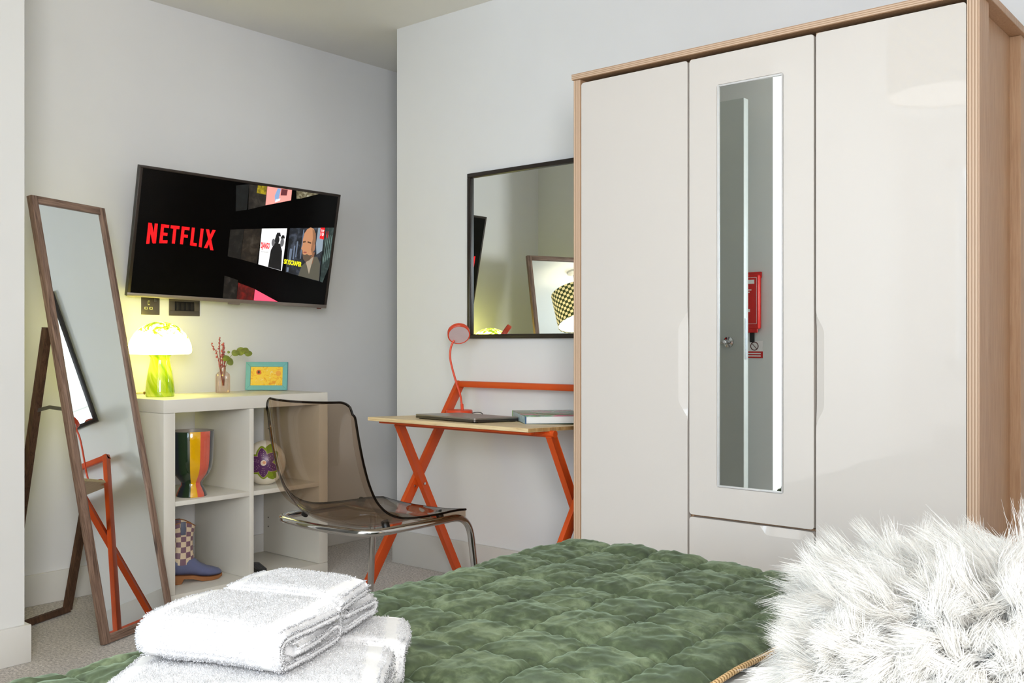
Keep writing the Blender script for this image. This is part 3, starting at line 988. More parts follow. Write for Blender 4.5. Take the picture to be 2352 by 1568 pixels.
# ================================================================ CHAIR
ch = thing('transparent_chair', 'smoked transparent plastic chair with chrome tube frame at the desk', 'chair', (1.395, -.92, 0))
M_SMOKE = clear('smoked_polycarbonate', (.78, .70, .615, 1), .015, 1.5)
M_SMOKER = clear('smoked_polycarbonate_rim', (.16, .12, .09, 1), .05, 1.5)
# side profile (y, z), from the top of the back to the front of the seat; local to chair
prof = [(-.268, .812), (-.262, .770), (-.250, .700), (-.234, .630), (-.214, .570), (-.186, .520), (-.144, .484), (-.090, .464), (-.020, .456), (.070, .453), (.150, .453), (.205, .449)]
path = smooth_path([(0, y, z) for y, z in prof], 5)
NV = len(path)
NU = 57
s_ = np.linspace(0, 1, NV)
def chair_pt(u, v):
    """u -1..1 across, v index along"""
    p = path[v]
    t = s_[v]
    tan = (path[min(v + 1, NV - 1)] - path[max(v - 1, 0)]).normalized()
    nrm = Vector((0, -tan.z, tan.y))
    if nrm.y > 0 and t < .5:
        nrm = -nrm
    if t >= .5 and nrm.z > 0:
        nrm = -nrm
    w = .200 + .012 * math.sin(math.pi * t) - .012 * max(0, (t - .75)) * 4 * .5
    # rounded back corners, deep cup across the back, flatter towards the front of the seat
    cup = .060 * (math.sin(math.pi * min(1, t * 1.12 + .12)) ** .8 if t < .8 else max(.012, .03 * (1 - t) * 5)) + .010
    dz = cup * (1 - abs(u) ** 2.4)
    q = Vector((w * u, p.y, p.z)) + nrm * dz
    if t < .10:
        k = (1 - t / .10)
        xk = max(0, abs(u) - .80) / .20
        q.z -= .036 * k * (1 - math.sqrt(max(0, 1 - xk * xk)))
    return q, nrm
V0 = np.zeros((NU, NV, 3)); V1 = np.zeros((NU, NV, 3))
for i in range(NU):
    for j in range(NV):
        q, nrm = chair_pt(-1 + 2 * i / (NU - 1), j)
        V0[i, j] = q
        V1[i, j] = q + nrm * .0055
f0 = grid_faces(NU, NV)
nvt = NU * NV
edge_idx = [(i, 0) for i in range(NU)] + [(NU - 1, j) for j in range(1, NV)] + [(i, NV - 1) for i in range(NU - 2, -1, -1)] + [(0, j) for j in range(NV - 2, 0, -1)]
e = np.array([i * NV + j for i, j in edge_idx])
e2 = np.roll(e, -1)
rim = np.stack([e, e2, e2 + nvt, e + nvt], 1)
me = mesh_np('shell', np.vstack([V0.reshape(-1, 3), V1.reshape(-1, 3)]), np.vstack([f0, f0[:, ::-1] + nvt]))
me.materials.append(M_SMOKE)
shell = obj('shell', me, M_SMOKE, ch, smooth=60)
# dark moulded rim running round the edge
bm = bmesh.new()
P = [Vector((V0[i, j] + V1[i, j]) / 2) for i, j in edge_idx]
tube(P + [P[0], P[1]], .0036, 8, bm, cap=False)
obj('rim', bm, M_SMOKER, ch)
# flange moulded down the sides of the shell
for i_ in (0, NU - 1):
    fl_bm = bmesh.new()
    prev = None
    for j in range(NV):
        q, nrm = chair_pt(-1 + 2 * i_ / (NU - 1), j)
        h = .020 * min(1.0, .25 + s_[j] * 4)
        a = fl_bm.verts.new(Vector(V1[i_, j])); b = fl_bm.verts.new(Vector(V1[i_, j]) + nrm * h)
        if prev:
            fl_bm.faces.new((prev[0], a, b, prev[1]))
        prev = (a, b)
    obj('side_flange', fl_bm, M_SMOKE, ch)
# turned-down front lip
lip = bmesh.new()
A = [lip.verts.new(Vector(V1[i, NV - 1])) for i in range(NU)]
B = [lip.verts.new(Vector(V1[i, NV - 1]) + Vector((0, .002, -.021))) for i in range(NU)]
for i in range(NU - 1):
    lip.faces.new((A[i], A[i + 1], B[i + 1], B[i]))
obj('front_lip', lip, M_SMOKE, ch)
# chrome frame: one bent tube; ring round the back, front legs, floor runners
zr = .424
L, Rr = -.265, .187
ring = [(Rr + .045, -.30, .013), (Rr + .045, .245, .013), (Rr, .228, zr), (Rr - .002, -.195, zr), (-.039, -.225, zr), (L + .002, -.195, zr), (L, .228, zr), (L - .045, .245, .013), (L - .045, -.30, .013)]
pts = fillet(ring, .075, 10)
obj('tube_frame', tube(pts, .0115, 14), M_CHROME, ch)
obj('cross_tube', tube([(L, .10, zr - .002), (-.01, .10, zr - .006), (Rr, .10, zr - .002)], .009, 12), M_CHROME, ch)
for sx_ in (L + .03, Rr - .03):
    for sy_ in (-.10, .13):
        obj('seat_mount', tube([(sx_, sy_, zr - .002), (sx_ * .92, sy_, zr + .022)], .012, 12), M_BLACK, ch)
for sx_ in (L - .045, Rr + .045):
    obj('foot_cap', tube([(sx_, -.305, .0125), (sx_, -.285, .0125)], .0125, 12), M_BLACK, ch)

# ================================================================ THINGS ON THE CUBE SHELF
# mushroom lamp of green streaked glass
ml = thing('mushroom_lamp', 'lit green marbled glass mushroom lamp on the white shelf', 'lamp', (.222, -.986, .7715))
def glass_green(name, glow_k, lo, mid, hi, swirl):
    t = NT(name)
    tc = t.n('ShaderNodeTexCoord')
    sp = t.n('ShaderNodeSeparateXYZ')
    t.l(tc.outputs['Object'], sp.inputs[0])
    at = t.n('ShaderNodeMath', operation='ARCTAN2')
    t.l(sp.outputs['Y'], at.inputs[0]); t.l(sp.outputs['X'], at.inputs[1])
    mu = t.n('ShaderNodeMath', operation='MULTIPLY_ADD')
    t.l(sp.outputs['Z'], mu.inputs[0]); mu.inputs[1].default_value = swirl
    t.l(at.outputs[0], mu.inputs[2])
    cb = t.n('ShaderNodeCombineXYZ')
    sn = t.n('ShaderNodeMath', operation='SINE'); t.l(mu.outputs[0], sn.inputs[0])
    cn = t.n('ShaderNodeMath', operation='COSINE'); t.l(mu.outputs[0], cn.inputs[0])
    zz = t.n('ShaderNodeMath', operation='MULTIPLY'); t.l(sp.outputs['Z'], zz.inputs[0]); zz.inputs[1].default_value = 4.0
    t.l(sn.outputs[0], cb.inputs[0]); t.l(cn.outputs[0], cb.inputs[1]); t.l(zz.outputs[0], cb.inputs[2])
    f = t.noise(cb.outputs[0], 1.7, 4, .5, .6)
    col = t.ramp(f, [(.32, lo), (.5, mid), (.66, hi)])
    t.l(col, t.b.inputs['Base Color'])
    t.set(Roughness=.06)
    t.b.inputs['Coat Weight'].default_value = .8
    if glow_k:
        t.l(col, t.b.inputs['Emission Color'])
        t.b.inputs['Emission Strength'].default_value = glow_k
    return t.m
M_STEMG = glass_green('streaked_green_glass', .30, rgb(108, 146, 4), rgb(152, 174, 14), rgb(186, 196, 70), 11)
def shade_glass():
    t = NT('lit_marbled_glass_shade')
    v = t.coord()
    tc = t.n('ShaderNodeTexCoord')
    sp = t.n('ShaderNodeSeparateXYZ'); t.l(tc.outputs['Object'], sp.inputs[0])
    f = t.noise(v, 26, 3, .55, 1.4)
    # green streaks gather near the crown of the shade
    mr = t.n('ShaderNodeMapRange'); mr.inputs['From Min'].default_value = .20; mr.inputs['From Max'].default_value = .292
    mr.inputs['To Min'].default_value = -.12; mr.inputs['To Max'].default_value = .26
    t.l(sp.outputs['Z'], mr.inputs['Value'])
    ad = t.n('ShaderNodeMath', operation='ADD'); t.l(f, ad.inputs[0]); t.l(mr.outputs[0], ad.inputs[1])
    col = t.ramp(ad.outputs[0], [(.62, (1.0, .92, .20, 1)), (.70, (.62, .74, .03, 1)), (.80, (.30, .46, .01, 1))])
    k = t.ramp(ad.outputs[0], [(.62, (1, 1, 1, 1)), (.72, (.12, .12, .12, 1))])
    t.l(col, t.b.inputs['Base Color'])
    t.l(col, t.b.inputs['Emission Color'])
    ml_ = t.n('ShaderNodeMath', operation='MULTIPLY'); ml_.inputs[1].default_value = 9.0
    t.l(k, ml_.inputs[0])
    t.l(ml_.outputs[0], t.b.inputs['Emission Strength'])
    t.set(Roughness=.08)
    return t.m
obj('glass_stem', lathe([(0, 0), (.052, 0), (.0545, .004), (.0545, .02), (.051, .06), (.045, .10), (.0365, .14), (.037, .150), (.043, .160), (.052, .165), (0, .165)], 48), M_STEMG, ml)
obj('glass_shade', lathe([(.040, .162), (.108, .164), (.1165, .170), (.1185, .180), (.116, .200), (.108, .222), (.094, .246), (.074, .267), (.048, .282), (.022, .289), (0, .291)], 56), shade_glass(), ml)
obj('power_cord', tube(smooth_path([(-.030, -.043, .014), (-.06, -.058, .013), (-.09, -.064, .008), (-.14, -.09, .004)], 6), .0028, 8), plain('clear_cord', rgb(214, 205, 130), .4), ml)
obj('cord_grommet', tube([(-.026, -.040, .014), (-.036, -.047, .014)], .006, 10), plain('brass_grommet', rgb(150, 120, 60), .35, metal=.8), ml)

# ribbed glass bud vase with dried stems
bv = thing('bud_vase', 'small ribbed pink glass bottle vase with dried stems', 'vase', (.180, -.678, .7715))
M_PINKG = clear('pink_ribbed_glass', (.93, .83, .79, 1), .03, 1.7)
bm = bmesh.new()
nn = 48
pr_ = [(.0, .001), (.0255, .001), (.0275, .004), (.0275, .070), (.026, .078), (.019, .087), (.0125, .091), (.0115, .104), (.0115, .110), (.016, .1125), (.016, .1145), (.009, .1145)]
rings = []
for r, z in pr_:
    if r == 0:
        rings.append([bm.verts.new((0, 0, z))]); continue
    rings.append([bm.verts.new(((r + (.0022 * math.cos(12 * 2 * math.pi * k / nn) if r > .02 else 0)) * math.cos(2 * math.pi * k / nn), (r + (.0022 * math.cos(12 * 2 * math.pi * k / nn) if r > .02 else 0)) * math.sin(2 * math.pi * k / nn), z)) for k in range(nn)])
for a, b in zip(rings, rings[1:]):
    for k in range(nn):
        if len(a) == 1:
            bm.faces.new((a[0], b[(k + 1) % nn], b[k]))
        else:
            bm.faces.new((a[k], a[(k + 1) % nn], b[(k + 1) % nn], b[k]))
obj('glass_bottle', bm, M_PINKG, bv)
M_RED = plain('dried_red_stem', rgb(128, 52, 50), .8, var=.3, scale=120)
M_REDB = plain('dried_pink_bud', rgb(168, 84, 88), .8, var=.3, scale=120)
M_EUC = plain('dried_eucalyptus_leaf', rgb(112, 122, 52), .6, var=.18, scale=60)
mpp = 4.03 / 2230.0
def vp(px, py, dep=0.0):                  # stem positions spread in a plane facing the room
    return R_ * ((px - 512) * mpp) + Vector((0, 0, (903 - py) * mpp)) + F_ * dep
def stem(pts, r0, r1, buds):
    P = smooth_path(pts, 5)
    n = len(P)
    o = obj('dried_stem', tube(P, r0, 7, radii=[r0 + (r1 - r0) * k / (n - 1) for k in range(n)]), M_RED, bv)
    bm = bmesh.new()
    for k in range(buds):
        i = int(n * (.42 + .56 * k / buds))
        c = P[min(i, n - 1)] + Vector((random.uniform(-1, 1), random.uniform(-1, 1), random.uniform(-1, 1))) * .0045
        bmesh.ops.create_icosphere(bm, subdivisions=1, radius=random.uniform(.0022, .0045), matrix=Matrix.Translation(c))
    b = obj('buds', bm, M_REDB, o)
    b['kind'] = 'stuff'
stem([vp(512, 886), vp(508, 850), vp(503, 800, .01), vp(503, 777, .012)], .0020, .0015, 16)
stem([vp(513, 886), vp(507, 850, -.006), vp(500, 812, -.01), vp(487, 791, -.012)], .0020, .0012, 14)
stem([vp(514, 886), vp(512, 850), vp(512, 815, -.004), vp(514, 787, -.006)], .0020, .0015, 22)
stem([vp(514, 886, .003), vp(516, 855, .004), vp(514, 825, .006), vp(513, 795, .008)], .0022, .0015, 18)
es = smooth_path([vp(515, 886), vp(519, 840), vp(526, 826), vp(533, 815), vp(545, 805), vp(558, 804), vp(572, 810)], 6)
eo = obj('eucalyptus_stem', tube(es, .0009, 6), plain('eucalyptus_stem', rgb(120, 110, 70), .7), bv)
for (px, py, rr, tx, tz) in ((520, 823, 10, .3, .8), (529, 831, 9, 1.2, .2), (541, 811, 9, .4, .5), (552, 807, 11, -.2, .3), (563, 806, 9, .5, -.4), (570, 812, 9, .2, .6), (524, 809, 3.5, .2, .4)):
    c = vp(px, py, random.uniform(-.012, .012))
    bm = bmesh.new()
    r = rr * mpp
    ctr = bm.verts.new((0, 0, -.0018))
    ring = [bm.verts.new((r * math.cos(2 * math.pi * k / 16), r * .92 * math.sin(2 * math.pi * k / 16), .002 * math.cos(4 * math.pi * k / 16))) for k in range(16)]
    for k in range(16):
        bm.faces.new((ctr, ring[k], ring[(k + 1) % 16]))
    lf = obj('leaf', bm, M_EUC, bv, c)
    nrm = (-F_ * .8 + Vector((0, 0, tz)) + R_ * tx * .6).normalized()
    lf.rotation_mode = 'QUATERNION'
    lf.rotation_quaternion = Vector((0, 0, 1)).rotation_difference(nrm)

# little blue picture frame
pfy = rad(40 - 3)
pf = thing('picture_frame', 'small turquoise picture frame with a yellow floral print', 'picture frame', (.128, -.424, .7715), pfy)
M_TURQ = plain('turquoise_paint', rgb(104, 172, 180), .45, var=.03)
PW, PH, pw = .186, .125, .021
tl2 = Matrix.Rotation(rad(-6), 4, 'X')
def pbox(name, b, m, par=None):
    b.transform(tl2)
    return obj(name, b, m, par or pf)
def mitre(pts):
    bm = bmesh.new()
    a = [bm.verts.new((x, -.006, z)) for x, z in pts]
    b = [bm.verts.new((x, .006, z)) for x, z in pts]
    bm.faces.new(a); bm.faces.new(b[::-1])
    for k in range(4):
        j = (k + 1) % 4
        bm.faces.new((a[k], b[k], b[j], a[j]))
    bmesh.ops.bevel(bm, geom=list(bm.edges), offset=.0008, segments=1, affect='EDGES')
    return bm
x0, x1 = -PW / 2, PW / 2
pbox('frame_side', mitre([(x0, .001), (x1, .001), (x1 - pw, .001 + pw), (x0 + pw, .001 + pw)]), M_TURQ)
pbox('frame_side', mitre([(x0, PH), (x0 + pw, PH - pw), (x1 - pw, PH - pw), (x1, PH)]), M_TURQ)
pbox('frame_side', mitre([(x0, .001), (x0 + pw, .001 + pw), (x0 + pw, PH - pw), (x0, PH)]), M_TURQ)
pbox('frame_side', mitre([(x1, .001), (x1, PH), (x1 - pw, PH - pw), (x1 - pw, .001 + pw)]), M_TURQ)
def floral():
    t = NT('yellow_floral_print')
    v = t.coord()
    t.l(t.ramp(t.noise(v, 38, 4, .6, 1.2), [(.34, rgb(226, 150, 40)), (.46, rgb(240, 200, 62)), (.58, rgb(236, 190, 70)), (.66, rgb(240, 226, 170)), (.72, rgb(160, 196, 214))]), t.b.inputs['Base Color'])
    t.set(Roughness=.3)
    return t.m
pr = pbox('print', bx(x0 + pw - .002, x1 - pw + .002, -.001, .004, pw - .002, PH - pw + .002), floral())
for (cx_, cz_, rr) in ((-.036, .080, .011), (.052, .075, .012)):
    b = flat_poly(blob(cx_, cz_, rr, rr, 18), -.0014); b.transform(tl2)
    obj('bloom', b, plain('bloom_orange' + str(rr), rgb(214, 92, 52) if cx_ < 0 else rgb(232, 158, 62), .4), pr)
b = flat_poly(blob(-.036, .080, .0050, .0062, 14), -.0018); b.transform(tl2)
obj('bloom_eye', b, plain('bloom_eye', rgb(64, 46, 40), .5), pr)
pbox('back_board', bx(x0 + .004, x1 - .004, .006, .009, .004, PH - .004), M_BLACK)
obj('easel_leg', beam((0, .021, .085), (0, .066, .003), .03, .004, (1, 0, 0)), M_BLACK, pf)

# striped goblet-shaped pot
sp_ = thing('striped_pot', 'glossy ceramic pot with green yellow coral and navy stripes', 'pot', (.366, -.938, .394))
SMAT = [plain('glaze_green', rgb(22, 46, 22), .08, coat=.8), plain('glaze_yellow', rgb(226, 170, 0), .12, coat=.8), plain('glaze_coral', rgb(214, 96, 74), .12, coat=.8), plain('glaze_navy', rgb(34, 40, 52), .1, coat=.8), plain('glaze_inside', rgb(150, 140, 126), .3)]
spf = [(0, 0), (.056, 0), (.0575, .003), (.0545, .014), (.047, .030), (.0385, .044), (.0390, .054), (.050, .068), (.066, .088), (.0755, .112), (.079, .140), (.0805, .175), (.082, .215), (.0835, .248), (.0825, .250), (.079, .249)]
inside = [(.0775, .215), (.075, .150), (.068, .105), (.045, .075), (0, .066)]
NS = 80
def stripe_id(k, i):
    if i >= len(spf) - 2:
        return 4
    ang = (360.0 * (k + .5) / NS + 31.7 + 6) % 360      # 0 deg = towards the camera, minus side on its left
    return [1, 2, 3, 0][int(ang // 30) % 4]
ob_ = obj('stripe_body', lathe(spf + inside, NS, mats=stripe_id), SMAT, sp_)

# round white vase with a painted purple flower
fv = thing('flower_vase', 'round white ceramic vase painted with a purple flower', 'vase', (.330, -.578, .394), rad(0))
M_CER = plain('white_glazed_ceramic', rgb(232, 224, 206), .25, var=.02, coat=.4)
RX, RT, ZC, RZ = .086, .060, .090, .092      # flattened globe: wide, thick, centre height, half height
# the vase faces the room between the tv wall normal and the camera
fdir = Vector((.72, -.69, 0)).normalized(); fr_ = Vector((.69, .72, 0)).normalized()
def globe(a, b):
    """a: across, b: up, in metres on the facing side; returns the surface point"""
    zz = b / RZ
    rr = max(0.0, 1 - zz * zz - (a / RX) ** 2)
    return fr_ * a + Vector((0, 0, ZC + b)) + fdir * (RT * math.sqrt(rr))
bm = bmesh.new()
rings = []
NA, NB = 48, 24
for j in range(NB + 1):
    ph = math.pi * (j / NB - .5)
    z = ZC + RZ * math.sin(ph)
    z = max(.0, z)
    cr = math.cos(ph)
    if j in (0,):
        cr = .02
    rr_ = max(cr, .02)
    if ZC + RZ * math.sin(ph) > ZC + RZ * .985:
        rr_ = .17
    rings.append([bm.verts.new(fr_ * (RX * rr_ * math.cos(2 * math.pi * k / NA)) + fdir * (RT * rr_ * math.sin(2 * math.pi * k / NA)) + Vector((0, 0, z))) for k in range(NA)])
for a, b in zip(rings, rings[1:]):
    for k in range(NA):
        bm.faces.new((a[k], a[(k + 1) % NA], b[(k + 1) % NA], b[k]))
bm.faces.new(rings[0][::-1])
vb_ = obj('body', bm, M_CER, fv)
def patch(name, outline, centre, off, m):
    """painted patch raised a hair off the globe"""
    bm = bmesh.new()
    def P(a, b):
        q = globe(a, b)
        n = Vector((0, 0, 0)) + fr_ * (a / RX ** 2) + Vector((0, 0, b / RZ ** 2)) + fdir * ((q.dot(fdir)) / RT ** 2)
        return q + n.normalized() * off
    levels = []
    for s in (1.0, .75, .5, .25):
        levels.append([bm.verts.new(P(centre[0] + (a - centre[0]) * s, centre[1] + (b - centre[1]) * s)) for a, b in outline])
    c = bm.verts.new(P(*centre))
    n = len(outline)
    for A, B in zip(levels, levels[1:]):
        for k in range(n):
            bm.faces.new((A[k], A[(k + 1) % n], B[(k + 1) % n], B[k]))
    for k in range(n):
        bm.faces.new((levels[-1][k], levels[-1][(k + 1) % n], c))
    return obj(name, bm, m, vb_)
M_PET = plain('paint_purple', rgb(92, 44, 96), .3, var=.15, scale=40)
M_PETO = plain('paint_pink_outline', rgb(206, 160, 160), .3)
M_LEAF = plain('paint_leaf_green', rgb(128, 148, 24), .3, var=.15, scale=40)
M_DOT = plain('paint_cream', rgb(238, 214, 190), .3)
M_EYE = plain('paint_orange_eye', rgb(222, 150, 96), .4, var=.3, scale=200)
fc = (.004, .006)
def petal(c, ang, l0, l1, w, n=16):
    out = []
    for k in range(n):
        t = 2 * math.pi * k / n
        u = (l0 + l1) / 2 + (l1 - l0) / 2 * math.cos(t)
        v = w * math.sin(t) * (1.0 - .18 * math.cos(t)) * (1 if math.cos(t) < .6 else (1.15 - .4 * math.cos(t)))
        out.append((c[0] + u * math.cos(ang) - v * math.sin(ang), c[1] + u * math.sin(ang) + v * math.cos(ang)))
    m = (c[0] + (l0 + l1) / 2 * math.cos(ang), c[1] + (l0 + l1) / 2 * math.sin(ang))
    return out, m
angs = [100, 38, -30, -92, -145, 165]
for a in angs:
    o_, m_ = petal(fc, rad(a), .006, .068, .0255); patch('leaf_outline', o_, m_, .0006, M_LEAF)
for a in (70, -55, -62):
    o_, m_ = petal(fc, rad(a), .03, .079, .016); patch('leaf', o_, m_, .0008, M_LEAF)
for a in angs:
    o_, m_ = petal(fc, rad(a), .005, .0605, .0195); patch('petal_outline', o_, m_, .0011, M_PETO)
    o_, m_ = petal(fc, rad(a), .006, .0590, .0180); patch('petal', o_, m_, .0015, M_PET)
    for k in range(4):
        rr = .022 + .008 * k
        for da in (-9, 6):
            c_ = (fc[0] + rr * math.cos(rad(a + da)), fc[1] + rr * math.sin(rad(a + da)))
            patch('dot', blob(c_[0], c_[1], .0011, .0011, 6), c_, .0020, M_DOT)
patch('eye', blob(fc[0], fc[1], .0115, .0115, 16), fc, .0022, M_DOT)
patch('eye', blob(fc[0] + .003, fc[1] + .002, .0065, .0065, 14), (fc[0] + .003, fc[1] + .002), .0027, M_EYE)

# chequered boot ornament
bt = thing('boot_ornament', 'ceramic cowboy boot with lilac checks and a blue foot', 'ornament', (.300, -.912, .051), rad(73))
M_CHK1 = plain('check_plum', rgb(124, 92, 106), .5, var=.06)
M_CHK2 = plain('check_cream', rgb(222, 202, 172), .5, var=.04)
M_BOOT = plain('boot_blue_grey', rgb(98, 104, 138), .4, var=.06, scale=40)
M_SOLE = plain('boot_brown_sole', rgb(150, 96, 52), .5, var=.1, scale=60)
# shaft (x forward): checks are real facets in two glazes
NC, NR = 14, 8
bm = bmesh.new()
rows = []
sub = 3
for j in range(NR * 2 + 1):
    t = j / (NR * 2)
    z = .080 + t * .148
    rx = .052 - .010 * math.sin(math.pi * min(1, t * 1.05)) + .004 * t
    ry = .040 - .007 * math.sin(math.pi * min(1, t * 1.05)) + .003 * t
    cx_ = -.030 + .004 * math.sin(math.pi * t)
    row = []
    for k in range(NC * sub):
        a = 2 * math.pi * k / (NC * sub)
        dip = (.024 * abs(math.cos(a)) ** 2.0) * t ** 3         # scalloped top
        low = -.018 * abs(math.sin(a)) ** 2 * (1 - t) ** 3
        row.append(bm.verts.new((cx_ + rx * math.cos(a), ry * math.sin(a), z - dip + low + .010)))
    rows.append(row)
for j in range(NR * 2):
    for k in range(NC * sub):
        k2 = (k + 1) % (NC * sub)
        f = bm.faces.new((rows[j][k], rows[j][k2], rows[j + 1][k2], rows[j + 1][k]))
        f.material_index = ((k // sub) + (j // 2)) % 2
obj('shaft', bm, [M_CHK1, M_CHK2], bt)
bm = bmesh.new()
obj('top_piping', tube([v for v in [Vector((-.030 + .056 * math.cos(2 * math.pi * k / 40), .043 * math.sin(2 * math.pi * k / 40), .238 - .024 * abs(math.cos(2 * math.pi * k / 40)) ** 2.0)) for k in range(42)]], .0022, 6, cap=False), M_SOLE, bt)
for s in (1, -1):
    obj('pull_tab', bx(-.040, -.020, s * .0445 - .002, s * .0445 + .002, .190, .240, .0015), plain('tab_slate', rgb(92, 98, 116), .5), bt)
# foot: loft of sections along x
secs = [(-.078, .030, .105, .020), (-.070, .030, .112, .034), (-.040, .028, .114, .039), (-.005, .026, .110, .039), (.020, .022, .094, .037), (.045, .016, .070, .035), (.075, .012, .054, .034), (.100, .012, .046, .029), (.120, .014, .038, .018), (.128, .018, .028, .006)]
bm = bmesh.new()
rows = []
for x, z0, z1, hw in secs:
    rows.append([bm.verts.new((x, hw * math.cos(2 * math.pi * k / 24), (z0 + z1) / 2 + (z1 - z0) / 2 * math.sin(2 * math.pi * k / 24))) for k in range(24)])
for a, b in zip(rows, rows[1:]):
    for k in range(24):
        bm.faces.new((a[k], a[(k + 1) % 24], b[(k + 1) % 24], b[k]))
bm.faces.new(rows[0][::-1]); bm.faces.new(rows[-1])
obj('foot', bm, M_BOOT, bt)
bm = bmesh.new()
sl = [(-.080, .0, .034, .036), (-.060, .0, .034, .038), (-.035, .0, .032, .037), (-.025, .018, .030, .036), (.010, .014, .028, .037), (.045, .002, .018, .037), (.080, .0, .014, .035), (.110, .002, .014, .026), (.130, .008, .018, .008)]
rows = [[bm.verts.new((x, -hw, z0)), bm.verts.new((x, hw, z0)), bm.verts.new((x, hw, z1)), bm.verts.new((x, -hw, z1))] for x, z0, z1, hw in sl]
for a, b in zip(rows, rows[1:]):
    for k in range(4):
        bm.faces.new((a[k], a[(k + 1) % 4], b[(k + 1) % 4], b[k]))
bm.faces.new(rows[0][::-1]); bm.faces.new(rows[-1])
obj('sole', bm, M_SOLE, bt, smooth=30)

# black remote in the lower cube
rc = thing('remote_control', 'black remote control lying in the lower shelf cube', 'remote control', (.424, -.632, .0505), rad(158))
obj('case', rslab(.150, .042, 0, .017, .012, .002), M_BLACK, rc)
for k in range(5):
    for j in range(3):
        obj('button', bx(.018 + .022 * k, .028 + .022 * k, .007 + .011 * j, .013 + .011 * j, .0165, .0185, .0005), plain('remote_button', rgb(70, 70, 74), .5), rc)

# ================================================================ BED
bd = thing('bed', 'double bed with white sheets and a green quilted throw across its foot', 'bed', (2.32, -1.135, 0))
BX, BY = 1.98, -1.43                       # local extents: x 0..BX, y BY..0
M_SHEET = plain('white_cotton_sheet', rgb(232, 230, 228), .8, var=.02, bump=.1, bscale=400)
M_DIVAN = plain('grey_divan_fabric', rgb(120, 116, 112), .9, var=.06, scale=200, bump=.2, bscale=500)
obj('divan_base', bx(.03, BX, BY + .03, -.03, .04, .30, .012), M_DIVAN, bd)
obj('mattress', bx(.015, BX, BY + .015, -.015, .302, .484, .03, 4), M_SHEET, bd)
for px_ in (.10, BX - .1):
    for py_ in (BY + .1, -.1):
        obj('foot', lathe([(0, 0), (.025, 0), (.03, .04), (0, .04)], 16), M_BLACK, bd, (px_, py_, 0))
# duvet with soft undulation
nu, nv = 120, 90
u = np.linspace(0, 1, nu)[:, None]; v = np.linspace(0, 1, nv)[None, :]
X = .012 + u * (BX - .012) + 0 * v; Y = BY - .01 + v * (-BY + .02) + 0 * u
ed = np.minimum(np.minimum(X, .4), np.minimum(Y - BY + .012, .012 - Y + .0)) 
Z = .496 + .006 * vnoise(X * 7, Y * 7 + 9, 3) + .003 * vnoise(X * 19, Y * 19 + 40, 4)
fall = np.clip(1 - np.minimum(Y - BY + .01, .01 - Y) / .05, 0, 1)
Z = Z - .10 * fall ** 2.2
me = mesh_np('duvet', np.stack([X, Y, Z], 2).reshape(-1, 3), grid_faces(nu, nv))
obj('duvet', me, M_SHEET, bd, smooth=180)
obj('headboard', bx(BX + .005, BX + .07, BY - .03, .03, .10, 1.05, .02, 3), M_DIVAN, bd)

# green quilted throw
qt = thing('quilted_throw', 'dark green velvet throw quilted in squares over the bed foot', 'throw', (2.32, -1.135, 0))
def fold1(p, r, side=1):
    """p: distance in from the bed edge; negative hangs down. returns horizontal, vertical offset"""
    a = np.clip((r - p) / r, 0, math.pi / 2)
    flat = p >= r
    arc = (~flat) & (p > r - r * math.pi / 2)
    hx = np.where(flat, p, np.where(arc, r - r * np.sin(a), 0.0))
    hz = np.where(flat, 0.0, np.where(arc, -r + r * np.cos(a), -r - (r - r * math.pi / 2 - p)))
    return hx, hz
p_ = np.arange(-.30, .731, .0042); q_ = np.arange(-.26, 1.48, .0046)
Pm, Qm = np.meshgrid(p_, q_, indexing='ij')
hx, hz = fold1(Pm, .035)
hy, hz2 = fold1(Qm, .035)
qx, qy = hx - .012, .012 - hy
base = np.stack([qx, qy, .505 + hz + hz2 + .0 * hx], 2)
# the far right edge of the throw rolls down onto the sheet
endd = np.clip((.731 - Pm) / .03, 0, 1)
base[..., 2] -= .022 * (1 - np.sqrt(np.clip(1 - (1 - endd) ** 2, 0, 1)))
gu = np.gradient(base, axis=0); gv = np.gradient(base, axis=1)
nr = np.cross(gv, gu); nr /= np.linalg.norm(nr, axis=2, keepdims=True) + 1e-9
if nr[200, 200, 2] < 0:
    nr = -nr
ca, sa = math.cos(rad(2.5)), math.sin(rad(2.5))
wob = .004 * vnoise(Pm * 9, Qm * 9, 21)
fu = ((Pm * ca - Qm * sa * .6) + wob - .010) / .1236
fv_ = ((Qm * ca + Pm * sa * .6) + .004 * vnoise(Pm * 9 + 30, Qm * 9, 22) - .093) / .1423
du, dv = fu - np.floor(fu), fv_ - np.floor(fv_)
cell = (np.floor(fu) * 7 + np.floor(fv_) * 13).astype(int)
puff = np.clip(4 * du * (1 - du), 0, 1) ** .25 * np.clip(4 * dv * (1 - dv), 0, 1) ** .25
amp = .0125 * (1 + .25 * np.sin(cell * 1.7))
crinkle = 0
for k, (sc, am) in enumerate(((13, .0026), (28, .0024), (60, .0017))):
    w1 = vnoise(Pm * sc + 3 * k + 2.0 * vnoise(Pm * 12, Qm * 12, 50 + k), Qm * sc * .8 + 11 * k, 30 + k)
    crinkle = crinkle + am * (1 - 2 * np.abs(w1))
pucker = (.0042 * np.sin(fv_ * 2 * math.pi * 4 + 3 * vnoise(Pm * 14, Qm * 14, 61)) * np.exp(-np.minimum(du, 1 - du) / .10)
          + .0042 * np.sin(fu * 2 * math.pi * 4 + 3 * vnoise(Pm * 14 + 5, Qm * 14, 62)) * np.exp(-np.minimum(dv, 1 - dv) / .10)) * puff
seam = np.minimum(np.minimum(du, 1 - du) * .1236, np.minimum(dv, 1 - dv) * .1423)
